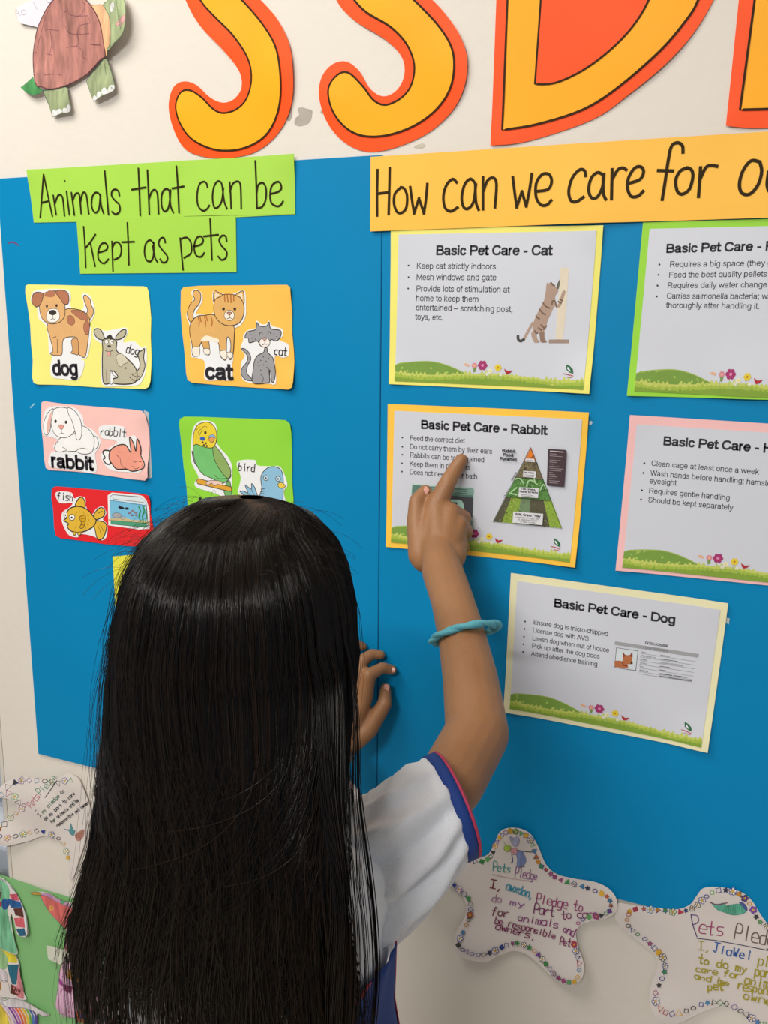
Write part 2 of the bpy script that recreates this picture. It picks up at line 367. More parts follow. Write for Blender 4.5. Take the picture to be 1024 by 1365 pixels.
letter('first big orange and yellow letter S at top, above the green heading',
 '248,0 268,35 300,68 320,95 323,117 313,132 298,137 281,130 262,113 245,109 232,118 227,142 233,172 246,197 268,208 300,211 335,205 360,190 380,165 391,135 393,100 388,62 372,28 348,0 318,-28 290,-50 278,-80 285,-110 305,-128 325,-124 342,-100 358,-96 372,-108 376,-135 366,-165 340,-188 300,-196 262,-182 238,-150 226,-105 230,-55',
 '268,0 287,22 313,48 332,78 337,105 331,130 318,145 300,151 286,146 270,130 255,121 243,124 237,142 243,166 259,187 290,200 325,198 355,181 372,150 377,112 371,68 353,35 325,2 296,-24 270,-48 258,-80 266,-120 288,-142 315,-146 338,-128 350,-116 358,-118 361,-136 352,-158 332,-175 300,-182 268,-168 248,-140 240,-100 246,-45', None, [(385, 100, .004, .05), (235, 150, .003, .04), (300, 60, .003, .04)])
letter('second big orange and yellow letter S at top, left of the D',
 '80,0 120,45 185,85 222,122 230,160 215,195 185,211 155,195 130,155 102,135 72,142 50,170 45,212 60,265 90,305 130,328 175,331 232,315 290,285 338,238 363,185 368,130 352,80 322,35 290,0 240,-45 195,-85 175,-130 190,-175 225,-195 260,-180 290,-150 315,-155 330,-190 325,-240 290,-285 235,-310 170,-300 110,-260 75,-200 62,-130 66,-60',
 '120,0 150,30 200,60 235,97 252,142 246,185 224,214 190,230 163,220 138,188 108,160 84,166 66,196 74,242 100,278 137,297 188,297 246,278 295,245 328,202 340,155 335,108 308,62 262,12 210,-35 160,-75 145,-130 158,-185 200,-220 250,-215 285,-180 303,-180 308,-215 295,-250 260,-275 215,-288 160,-275 115,-240 92,-180 84,-110 92,-45', T2, [(610, 90, .004, .05), (435, 130, .0035, .04), (520, 20, .003, .05)])
letter('big orange and yellow letter D at top right of centre', '445,-380 430,0 418,319 500,309 640,262 722,206 800,142 860,75 905,0 935,-80 940,-170 900,-260 800,-340 640,-378',
 '470,-355 455,0 444,285 520,272 620,240 700,190 790,112 848,42 872,0 900,-80 903,-165 868,-240 780,-312 640,-350', T2, [(660, 190, .002, .03), (850, 60, .004, .06)], hole='545,-290 528,0 515,185 560,182 620,155 680,112 730,60 765,0 785,-70 775,-150 730,-220 650,-270', sm=False)
letter('big orange and yellow letter cut off by the right edge of the photo', '1000,-380 960,0 932,276 1010,281 1150,270 1230,200 1240,100 1190,20 1230,-60 1230,-180 1170,-290 1090,-360',
 '1035,-350 995,0 963,241 1024,239 1130,235 1195,180 1200,100 1150,20 1195,-60 1195,-170 1140,-260 1080,-325', T2, [(970, 165, .002, .03)], sm=False)

# ------------------------------------------------------------------ headings
MK = '2e260e'
fnG = Fn(BF + 0.001, [(396, 206, .004, .03), (40, 228, .003, .03), (247, 214, .0015, .02)])
gh = sheet('heading_strip', pts('40,227 396,206 396,286 317,290 318,363 110,365 105,296 48,297'), fnG, paper('a6d84f'), None)
tag(gh, 'lime green stepped heading strip with handwritten words about animals kept as pets', 'sign')
TA, TB = (35, 200, 5.389), (215, 200, 5.389)
sheet('paper_join', pts('247.6,215.0 396,206.2 396,285.6 247.6,289'), fnG, paper('a8d952'), gh, lift=0.0004, thick=0.0002)
sheet('paper_join', pts('105,293 317,286.5 318,363 110,365'), fnG, paper('a4d64e'), gh, lift=0.0004, thick=0.0002)
d = Draw(fnG, 0.0008, TA)
d.lines('118,485 131,330 145,180;145,180 172,320 205,475;130,380 182,368;212,328 232,465;225,380 245,330 265,325 280,350 292,472;307,300 327,465;342,308 363,468;352,360 370,320 388,312 400,330 412,458;408,370 420,318 435,306 450,330 466,458;547,325 530,308 508,312 490,345 486,400 500,440 520,450 540,420 550,325;547,320 555,400 572,455;580,152 595,320 608,465;685,330 680,300 660,285 635,295 630,330 655,365 685,395 688,440 660,463 632,445;822,135 830,320 835,470;775,287 875,270;887,148 895,320 900,462;898,350 920,298 945,290 960,330 966,458;430,553 440,700 445,842;515,608 480,660 443,705;478,665 495,750 512,835;533,738 590,720 602,690 580,668 550,685 533,740 540,790 575,815 608,785;633,658 640,868;637,700 655,665 685,670 700,710 690,765 650,788;743,525 750,680 754,825;705,663 792,660;930,670 905,648 875,675 866,735 880,790 910,800 930,760 932,665;925,690 940,770 958,805', MK, 2.3)
d.blob(294, 223, 6, 6, MK)
d.build('handwriting', gh, MARKER())
d = Draw(fnG, 0.0008, TB)
d.lines('75,300 60,282 35,290 18,330 18,400 35,440 60,430 75,380 82,290;75,300 82,400 102,450;127,120 136,290 143,450;95,278 178,264;348,270 340,240 318,230 290,250 274,320 280,400 315,438 345,425 362,400;455,270 445,235 420,228 395,265 384,340 395,410 420,415 450,370 462,275;455,270 468,370 488,423;507,235 514,330 518,422;510,300 530,245 565,228 585,260 590,422;691,82 698,250 703,420;700,320 712,255 745,238 768,280 765,360 740,410 705,420;798,318 850,305 878,280 870,240 845,232 810,260 797,320 805,380 840,405 870,400 890,370;45,665 35,632 8,640 -2,680 25,720 60,765 55,800 28,810 8,785;152,635 162,750 172,860;158,640 200,630 230,670 230,740 180,775;253,693 300,680 318,650 300,622 270,635 252,695 265,755 300,768 325,740;367,498 374,640 380,790;322,622 425,610;485,655 478,620 450,618 432,650 450,690 485,730 480,775 450,790 425,765', MK, 2.3)
d.build('handwriting', gh, MARKER())

fnO = Fn(BF + 0.003, [(500, 305, .002, .04), (780, 300, .004, .05), (1010, 290, .002, .05)])
oh = sheet('heading_strip', pts('497,210 760,193 1024,176.5 1100,172 1115,284 1024,291 760,299 497,309'), fnO, paper('ffc44f'), None)
tag(oh, 'long orange-yellow heading strip with handwritten question about caring for pets', 'sign')
TC, TD = (490, 190, 3.793), (750, 170, 3.737)
d = Draw(fnO, 0.0004, TC)
d.lines('62,142 60,260 62,372;123,132 121,250 119,364;62,262 122,254;180,230 150,260 145,310 160,352 185,357 207,330 210,270 195,235 178,230;226,228 236,300 246,360;246,360 270,285;270,285 295,360;295,360 305,290 312,212;460,205 440,188 410,215 393,270 400,330 430,350 465,330;553,210 530,187 500,215 485,280 495,330 520,335 545,300 556,215;553,210 556,300 570,342;592,178 592,340;596,245 615,195 645,182 660,215 652,330;742,178 752,260 762,330;762,330 788,250;788,250 810,325;810,325 825,250 838,162;862,250 920,240 938,200 925,165 890,165 860,210 860,280 885,318 915,318 937,295', '33260c', 3.0)
d.build('handwriting', oh, MARKER())
d = Draw(fnO, 0.0004, TD)
d.lines('122,245 115,218 90,215 55,255 38,320 50,368 80,372 112,350;208,240 180,228 150,255 137,310 150,352 180,350 205,300 212,235;208,250 210,330 222,362;252,212 250,360;254,260 280,215 305,205 322,215;340,280 390,262 408,225 395,200 365,205 335,250 328,300 345,345 380,345 406,320;603,128 600,95 575,80 545,100 528,180 515,270 500,362;480,218 553,220;625,205 590,220 567,265 575,320 600,335 635,310 652,250 645,215 622,205;690,203 685,280 680,348;688,260 715,205 740,193 772,197;982,175 940,170 900,220 883,285 895,330 935,335 975,290 993,225 985,180;1027,225 1020,290 1035,325 1070,320 1090,215;1090,215 1095,330;1140,210 1135,325;1138,260 1165,205 1195,205', '33260c', 3.1)
d.build('handwriting', oh, MARKER())
# ------------------------------------------------------------------ picture cards on the left board
T3, T4 = (20, 360, 3.59), (230, 370, 4.267)
LN = '3a342f'; WP = 'eef0f2'
def card(label, outline, T, col, curls):
    fn = Fn(BF + 0.0015, curls)
    o = sheet('picture_card', pts(outline, T), fn, paper(col), None, thick=0.0005, sm=False)
    return tag(o, label, 'picture card', 'animal picture cards'), fn
def cutout(name, outline, T, fn, par, lift=0.0006):
    return sheet(name, pts(outline, T), fn, mat('white_cutout', WP, 0.5, bump=.1, bscale=20, var=.01), par, lift=lift, sm=True, thick=0.0003)
LF = 0.0006

# yellow dog card
r, fn = card('pale yellow card with a brown spotted dog and a grey dog', '68,76 80,69 200,71 350,75 500,76 625,78 642,83 650,105 655,150 662,230 660,320 664,420 666,530 660,556 640,568 520,564 400,560 250,549 125,546 106,538 98,510 97,430 88,350 84,260 74,180 66,110', T3, 'f0ec84', [(40, 380, .003, .03), (203, 517, .005, .03), (48, 512, .003, .03)])
c = cutout('dog_cutout', '92,130 110,100 160,92 200,90 262,95 280,125 275,165 290,183 335,190 340,150 330,125 345,112 375,130 395,190 385,230 370,260 378,300 360,410 330,425 345,440 330,500 305,525 240,520 190,510 182,460 190,412 175,395 172,330 160,265 125,230 118,180 95,160', T3, fn, r)
d = Draw(fn, LF, T3); TAN = 'e0b078'; RB = 'b4775a'
d.fill('340,130 350,120 372,140 376,165 388,190 384,215 370,235 345,225 360,195 350,165', TAN, LN, 1)
d.fill('170,255 250,190 310,188 350,205 370,240 366,300 350,410 325,408 318,400 312,340 300,320 245,330 238,400 215,408 190,405 182,396 195,385 180,320', TAN, LN, 1)
d.fill('283,335 312,330 316,400 300,402 280,396 288,380', 'd6a26a', LN, .8)
d.fill('280,195 310,192 345,205 362,235 330,236 300,215', RB, LN, .5); d.blob(280, 240, 18, 24, RB, LN, .5, rot=-.4); d.fill('342,262 355,240 369,262 366,300 352,308 342,285', RB, LN, .5)
d.fill('132,130 160,108 210,100 245,125 252,170 250,220 225,250 185,256 150,240 133,200', TAN, LN, 1)
d.fill('155,122 175,98 205,104 200,126 178,130', RB); d.fill('97,135 112,108 145,110 148,130 135,165 115,176 98,158', RB, LN, .9); d.fill('208,105 235,95 265,108 271,140 265,163 245,160 228,135', RB, LN, .9)
d.fill('163,215 175,190 200,184 222,195 226,230 208,248 182,250 165,238', 'f2efe9', LN, .6); d.blob(194, 203, 18, 13, '3b3634'); d.line('194,215 194,232 185,236', LN, .7); d.line('194,232 203,235 207,226', LN, .7)
d.blob(166, 173, 5, 7, LN); d.blob(212, 170, 5, 7, LN); d.line('215,330 216,395', LN, .7); d.line('188,325 210,318', LN, .6)
d.build('dog_drawing', c)
d = Draw(fn, LF + .0004, T3); text(d, 'dog', (197, 500), (312, 502), 68, '26242a', True); d.build('printed_word', c)
c = cutout('grey_dog_cutout', '385,300 400,275 440,290 480,285 540,275 550,300 530,345 580,340 615,370 640,370 642,470 630,520 600,550 500,555 430,545 425,430 428,360 395,330', T3, fn, r)
d = Draw(fn, LF, T3); GY = 'bdb79f'
d.fill('600,400 618,385 632,376 628,420 636,460 620,510 590,530 560,505 590,490 612,455', GY, LN, 1.4)
d.fill('435,330 495,335 498,385 540,415 585,460 600,500 590,535 540,545 485,540 482,520 505,510 480,480 468,510 466,538 435,536 430,440 432,380', GY, LN, 1.6)
d.fill('390,292 402,280 425,288 440,330 415,330 398,315', GY, LN, 1.4); d.fill('495,318 520,290 542,285 540,310 520,328 498,332', GY, LN, 1.4)
d.fill('448,322 468,308 478,322 470,330', '3a342f'); d.fill('470,478 480,500 500,512 482,518 480,540 468,540', WP, LN, .8)
d.blob(450, 342, 9, 11, 'f5f5f0', LN, .7); d.blob(475, 342, 9, 11, 'f5f5f0', LN, .7); d.blob(452, 343, 2.5, 3, LN); d.blob(476, 343, 2.5, 3, LN)
d.blob(463, 364, 9, 6, '4b4644'); d.line('445,385 460,390 480,384', LN, .8); d.fill('453,390 468,390 470,405 460,412 452,402', 'e2a49c', LN, .5)
d.fill('497,410 520,400 545,420 552,440 530,450 522,462 505,450', 'd3cdb6', LN, .5); d.blob(541, 468, 4, 4, GY, LN, .5); d.line('450,475 450,530', LN, .6); d.line('575,500 600,510 610,505', LN, .7)
hand(d, 'dog', (541, 392), (606, 408), 52, LN, 1.3)
d.build('dog_drawing', c)

# pink rabbit card
r, fn = card('pink card with a white rabbit and a small peach rabbit', '138,632 150,626 250,640 400,652 560,665 622,672 640,690 650,740 655,830 652,920 655,985 640,1003 560,998 430,978 300,962 175,955 158,945 150,900 145,820 136,740', T3, 'f6c6c0', [(200, 552, .004, .02), (203, 630, .006, .025)])
sheet('tape_piece', pts('625,668 648,680 664,990 640,1000', T3), Fn(BF + .0006), mat('clear_tape', 'b9c3c8', .2), r, thick=.0001)
c = cutout('rabbit_cutout', '145,780 150,690 175,655 240,650 300,660 335,700 345,740 385,765 420,810 412,850 395,880 398,965 300,955 178,935 185,870 205,865 195,840 215,810 175,795', T3, fn, r)
d = Draw(fn, LF, T3); RW = 'f4f4f4'
d.fill('375,800 400,795 412,830 400,852 385,850', RW, LN, .8)
d.fill('215,820 240,795 300,780 330,745 365,760 390,800 388,850 370,875 330,877 300,865 240,868 210,865 202,845', RW, LN, .9)
d.fill('190,670 230,655 275,668 300,720 300,765 270,795 235,800 205,785 188,750 184,700', RW, LN, .9)
d.fill('195,662 168,685 150,730 152,775 165,788 180,765 186,720 192,690', RW, LN, .9); d.fill('188,675 172,710 163,760 170,780 182,740', 'e9b7ad')
d.fill('265,658 295,670 325,715 332,770 325,805 308,808 300,770 285,720 270,690', RW, LN, .9)
d.blob(207, 722, 6, 8, LN); d.blob(257, 726, 6, 8, LN); d.fill('222,742 234,738 246,743 240,758 230,760', 'e6a193', LN, .5); d.line('234,760 235,778 224,782', LN, .7); d.line('235,778 247,780', LN, .7)
d.line('300,865 330,850 360,855', LN, .7); d.line('240,845 260,858 240,866', LN, .7)
d.build('rabbit_drawing', c)
d = Draw(fn, LF + .0004, T3); text(d, 'rabbit', (190, 938), (385, 955), 56, '26242a', True); d.build('printed_word', c)
c = cutout('peach_rabbit_cutout', '420,745 530,748 545,795 585,790 600,830 612,870 640,920 638,940 610,965 560,965 470,955 430,910 428,870 460,850 500,825 480,810 425,800', T3, fn, r)
d = Draw(fn, LF, T3); PE = 'ee9f8a'
d.fill('432,870 445,860 470,870 470,920 450,925 435,905 443,895', 'f4f4f4', LN, 2)
d.fill('566,870 560,815 562,798 580,830 590,865 594,812 600,810 614,850 616,885 634,915 638,935 620,950 575,960 545,950 500,950 480,930 462,900 468,862 500,838 540,835', PE, LN, 1.7)
d.line('500,885 515,900 520,930 545,948', LN, .7); d.line('578,912 590,916 597,910', LN, .7); d.line('608,915 618,914 624,908', LN, .7); d.blob(632, 930, 5, 6, 'f2b5a4', LN, .6); d.line('575,935 590,948 610,942', LN, .7); d.line('510,870 520,868', LN, .6)
hand(d, 'rabbit', (420, 785), (545, 795), 45, LN, 1.2)
d.build('rabbit_drawing', c)

# red fish card
r, fn = card('red card with a yellow goldfish and a fish tank', '192,1040 210,1032 300,1040 420,1050 540,1060 640,1070 656,1076 660,1100 658,1160 668,1215 680,1260 668,1310 640,1318 560,1318 440,1308 330,1292 230,1280 206,1268 198,1230 194,1150 186,1090', T3, 'e5282e', [(75, 650, .002, .02), (203, 655, .004, .02)])
c = cutout('fish_cutout', '212,1060 280,1062 295,1090 320,1080 348,1090 352,1130 380,1165 400,1140 430,1128 448,1160 432,1190 452,1215 450,1270 425,1290 385,1270 330,1260 310,1275 270,1265 245,1225 235,1190 240,1155 270,1135 285,1112 225,1110', T3, fn, r)
d = Draw(fn, LF, T3); FY = 'e2b83c'
d.fill('302,1130 310,1100 328,1084 345,1100 344,1140', FY, LN, 1.5)
d.fill('380,1190 400,1150 425,1133 442,1150 435,1175 405,1190', FY, LN, 1.5); d.fill('385,1200 430,1200 450,1220 440,1265 425,1285 405,1280 395,1240', FY, LN, 1.5)
d.fill('246,1195 262,1180 258,1160 280,1135 320,1128 360,1145 390,1180 400,1198 385,1225 350,1245 310,1253 280,1245 262,1225 268,1210', FY, LN, 1.7)
d.fill('290,1250 296,1268 305,1252', FY, LN, 1); d.fill('310,1253 320,1268 330,1250', FY, LN, 1)
d.blob(285, 1180, 14, 14, 'f6f6f0', LN, 1); d.blob(284, 1181, 5, 5, LN); d.blob(254, 1168, 8, 14, 'f6f6f0', LN, .9); d.blob(254, 1170, 3, 5, LN)
d.fill('320,1180 345,1170 350,1190 340,1228 322,1230 330,1205', 'd9a51f', LN, .9); d.line('328,1188 345,1184', LN, .6); d.line('326,1200 345,1200', LN, .6); d.line('326,1215 342,1216', LN, .6)
for q in ['305,1150 308,1158', '320,1148 323,1156', '340,1155 343,1163', '360,1170 363,1178', '365,1190 368,1198', '358,1210 361,1218', '300,1225 304,1232', '375,1205 377,1212', '350,1225 352,1232', '300,1165 303,1172']: d.line(q, 'a97d18', .8)
d.line('410,1160 430,1150', LN, .6); d.line('410,1220 425,1262', LN, .6); d.line('420,1215 438,1250', LN, .6)
hand(d, 'fish', (215, 1096), (292, 1102), 46, LN, 1.2)
d.build('fish_drawing', c)
c = sheet('fish_tank_cutout', pts('455,1075 475,1062 610,1074 628,1078 645,1100 655,1150 655,1235 600,1238 458,1218', T3), fn, mat('white_cutout', WP), r, lift=LF)
d = Draw(fn, LF, T3)
d.fill('466,1082 478,1072 612,1082 640,1105 648,1222 640,1228 470,1212', 'dce9ee', LN, .7, sm=False)
d.fill('467,1098 640,1122 645,1180 640,1205 560,1205 469,1195', '79bfe0', sm=False)
d.fill('470,1185 500,1185 530,1178 570,1192 640,1195 644,1212 470,1198', 'cdb98a'); d.fill('470,1194 642,1208 646,1228 470,1212', '4fa07c', LN, .4, sm=False)
d.blob(498, 1170, 22, 12, 'a7a9ae', LN, .4); d.blob(528, 1182, 12, 7, 'b7b9be', LN, .4)
d.line('612,1200 605,1170 612,1150 604,1130', '2f8f4c', 2.2); d.line('625,1205 622,1175 630,1150 628,1130', '2f8f4c', 2.4); d.line('636,1205 640,1175 636,1155', '3fa25c', 2)
d.fill('505,1132 520,1128 535,1136 520,1142', '26262c'); d.fill('535,1138 548,1132 558,1140 545,1144', '26262c'); d.blob(512, 1126, 5, 3, '26262c')
for x, y in [(560, 1160), (575, 1150), (590, 1158), (572, 1170), (592, 1170)]: d.blob(x, y, 7, 4, '9c7a86', LN, .3)
d.line('467,1098 640,1122', '4f8fb4', .7, False); d.line('480,1075 482,1096', LN, .5, False); d.line('482,1092 630,1108', LN, .4, False)
d.build('fish_tank_drawing', c)

# orange cat card
r, fn = card('orange card with a striped ginger cat and a grey cat', '60,72 75,55 160,47 300,45 450,44 600,42 668,42 685,55 688,110 692,200 690,300 700,400 706,480 706,590 700,622 680,634 600,630 500,626 400,620 250,608 130,596 105,580 95,540 80,420 66,300 58,180', T4, 'fbc257', [(393, 380, .003, .03), (395, 517, .006, .03), (250, 510, .004, .03)])
c = cutout('cat_cutout', '92,210 110,160 130,120 120,85 145,65 175,85 185,120 170,160 145,205 160,210 245,200 240,110 248,72 270,78 300,92 360,92 400,75 425,80 430,140 428,220 400,270 365,295 362,380 358,460 352,500 350,578 280,582 200,578 198,500 190,470 150,455 120,445 115,360 108,265 98,240', T4, fn, r)
d = Draw(fn, LF, T4); CO = 'e0b06a'
d.fill('130,85 145,72 168,82 175,110 165,150 140,180 130,215 135,240 118,255 102,230 98,195 115,150 140,125 132,105', CO, LN, 1)
d.fill('175,340 215,345 225,430 210,438 195,430 190,400 178,370', 'd8a660', LN, .8)
d.fill('115,265 150,222 200,214 250,212 300,250 360,275 364,330 355,450 335,460 345,400 340,350 322,345 318,460 300,462 285,440 272,365 230,358 185,360 165,400 165,440 145,446 128,440 125,380 112,320', CO, LN, 1)
d.fill('175,360 200,330 240,338 275,350 273,368 230,360', 'f3ead6'); d.fill('126,400 165,395 166,440 148,446 130,440', 'f1e9da', LN, .6); d.fill('282,420 318,415 322,458 302,462 288,445', 'f1e9da', LN, .6); d.fill('325,425 352,425 356,448 340,458 325,445', 'f1e9da', LN, .6); d.fill('190,405 222,405 226,432 210,438 195,430', 'f1e9da', LN, .6)
for q in ['160,228 166,250 164,278', '195,222 202,250 200,280', '232,222 240,250 236,275', '170,222 176,250', '205,218 212,245']: d.line(q, 'b26a2c', 1.5)
d.fill('250,150 262,115 300,97 360,97 400,115 418,150 418,210 395,255 350,273 300,265 262,230 250,190', CO, LN, 1)
d.fill('247,135 250,75 268,80 298,100 262,120', CO, LN, .9); d.fill('256,120 258,90 282,102 264,112', 'f3dfc0'); d.fill('372,100 405,78 418,85 420,150 400,115', CO, LN, .9); d.fill('388,100 408,88 412,125 400,108', 'f3dfc0')
for q in ['310,100 312,135', '325,97 330,140', '345,97 347,142', '362,100 362,132']: d.line(q, 'b26a2c', 1.6)
d.blob(304, 178, 8, 9, LN); d.blob(368, 179, 8, 9, LN); d.blob(337, 215, 29, 29, 'f2e8d8', LN, .6); d.fill('324,200 337,196 351,200 338,213', 'c98d7a', LN, .7); d.line('338,213 338,228 325,234', LN, .7); d.line('338,228 350,232', LN, .7)
d.build('cat_drawing', c)
d = Draw(fn, LF + .0004, T4); text(d, 'cat', (205, 572), (350, 577), 78, '26242a', True); d.build('printed_word', c)
c = cutout('grey_cat_cutout', '400,400 415,355 415,330 440,300 485,285 490,245 520,265 550,262 562,245 580,275 635,292 640,330 620,355 670,380 674,440 640,455 595,450 605,595 560,602 470,600 420,585 400,545 405,480 425,440', T4, fn, r)
d = Draw(fn, LF, T4); CG = '9c9ca0'
d.fill('405,405 425,405 450,430 458,465 440,500 435,540 460,570 470,585 430,580 405,550 408,515 435,480 440,450 425,425', CG, LN, 1)
d.fill('538,400 550,400 555,425 580,450 590,480 600,540 592,590 578,588 572,535 562,530 568,588 545,598 470,596 472,520 480,470 500,440 530,425', CG, LN, 1.1)
d.fill('425,340 440,308 485,295 492,255 510,275 548,275 562,252 572,290 625,300 628,330 605,360 572,352 555,388 515,388 495,360 450,370 445,345', CG, LN, 1.1)
d.line('555,515 566,530 566,585', LN, .9); d.line('515,550 530,570 525,592', LN, .7)
d.blob(537, 368, 30, 27, 'f1eae4', LN, .7, n=12); d.fill('524,345 537,342 548,347 537,358', 'c9a090', LN, .6); d.line('537,358 537,375 525,382', LN, .7); d.line('537,375 548,380', LN, .7)
d.line('508,325 512,312 522,312 524,322', LN, .8); d.line('555,320 560,308 568,310 572,320', LN, .8)
for x, y in [(460, 325), (465, 345), (485, 350), (590, 320), (605, 335), (590, 345), (530, 450), (515, 470), (545, 475), (560, 460), (505, 500), (530, 495), (550, 510), (515, 525), (500, 480)]: d.blob(x, y, 3, 3, LN, n=6)
hand(d, 'cat', (590, 437), (668, 443), 58, LN, 1.3)
d.build('cat_drawing', c)

# green bird card (its lower part is behind the girl's head)
r, fn = card('green card with a parakeet on a perch and a blue bird', '55,830 60,800 85,788 180,790 300,795 450,800 600,805 660,808 684,830 690,880 690,960 692,1050 690,1150 698,1250 702,1400 690,1430 600,1425 400,1415 150,1400 110,1390 98,1300 90,1180 75,1080 64,960', T4, '92d840', [(390, 560, .003, .03), (245, 560, .003, .03)])
c = cutout('parakeet_cutout', '115,1000 122,920 135,850 170,815 215,812 255,830 268,880 262,930 290,975 330,1020 352,1080 350,1200 360,1300 300,1310 290,1240 150,1190 145,1150 160,1130 125,1060', T4, fn, r)
d = Draw(fn, LF, T4)
d.fill('305,1200 335,1150 348,1210 352,1290 335,1295 318,1250', '74b46c', LN, .9)
d.fill('135,920 160,940 245,960 300,1040 342,1110 340,1135 300,1165 240,1140 180,1110 145,1050 132,990', '76c274', LN, .9)
d.fill('248,950 290,995 330,1060 345,1100 330,1140 290,1100 255,1040 243,985', '8fae64', LN, .9)
d.fill('132,950 135,890 155,840 195,820 235,828 262,870 262,930 240,965 190,960 150,945', 'e8d13c', LN, .9)
for q in ['150,870 158,855 170,850', '160,885 165,868 180,858', '170,895 175,878 190,868', '185,850 200,842 210,850', '150,890 150,905']: d.line(q, '6f6a2c', .7)
d.blob(201, 879, 7, 8, LN); d.fill('170,908 185,903 200,912 190,925 175,922', '3f62b8'); d.fill('222,898 245,890 258,905 250,912 225,908', '8db7e6', LN, .4); d.fill('218,912 240,905 252,915 240,935 225,928', 'e2a15a', LN, .6)
for x, y in [(185, 935), (203, 940), (208, 955), (192, 950)]: d.blob(x, y, 6, 6, '4e4a20', n=6)
d.fill('150,1150 160,1140 350,1188 350,1210 335,1212 155,1168', 'e0a53a', LN, .9, sm=False); d.fill('205,1160 235,1150 285,1155 300,1178 270,1172 250,1182 235,1165 215,1178', 'eac9bd', LN, .6)
d.line('125,985 135,1040 150,1065', LN, 1.4); d.line('255,1120 275,1140 330,1138', LN, .6)
d.build('bird_drawing', c)
c = sheet('word_slip', pts('162,1258 300,1250 345,1268 345,1330 160,1330', T4), fn, mat('white_cutout', WP), r, lift=LF)
d = Draw(fn, LF, T4); text(d, 'bird', (172, 1322), (330, 1328), 55, '26242a', True); d.build('printed_word', c)
c = cutout('blue_bird_cutout', '380,1045 480,1035 495,1065 560,1070 620,1072 650,1120 665,1180 645,1215 645,1330 430,1330 440,1270 385,1220 392,1180 400,1130', T4, fn, r)
d = Draw(fn, LF, T4); BB = '8fc0dd'
d.fill('480,1255 430,1238 395,1212 420,1212 442,1222 425,1175 460,1200 462,1168 480,1190 500,1240 520,1200 515,1130 545,1085 590,1072 630,1092 642,1150 640,1260 635,1330 480,1330 470,1290', BB, LN, 1)
d.line('445,1225 478,1250', LN, .7); d.line('460,1200 485,1248', LN, .7)
d.fill('612,1170 632,1162 655,1182 635,1195 618,1190', 'e8c94f', LN, .7); d.blob(543, 1137, 14, 14, 'c5dfea', LN, .8); d.blob(543, 1137, 5, 5, LN); d.blob(613, 1141, 14, 14, 'c5dfea', LN, .8); d.blob(613, 1142, 5, 5, LN)
for k in range(5): d.line([(515 - k * 3, 1200 + k * 13), (535 - k * 2, 1197 + k * 14)], LN, .8)
hand(d, 'bird', (386, 1092), (482, 1100), 52, LN, 1.3)
d.build('bird_drawing', c)
# a further card almost hidden behind her hair: yellow corner
fn = Fn(BF + .0015)
tag(sheet('picture_card', pts('153,741 185,738 290,742 300,760 302,850 290,862 160,860 156,800'), fn, paper('e6e24a'), None, thick=.0005), 'bright yellow card almost wholly hidden behind the girl\'s head', 'picture card', 'animal picture cards')

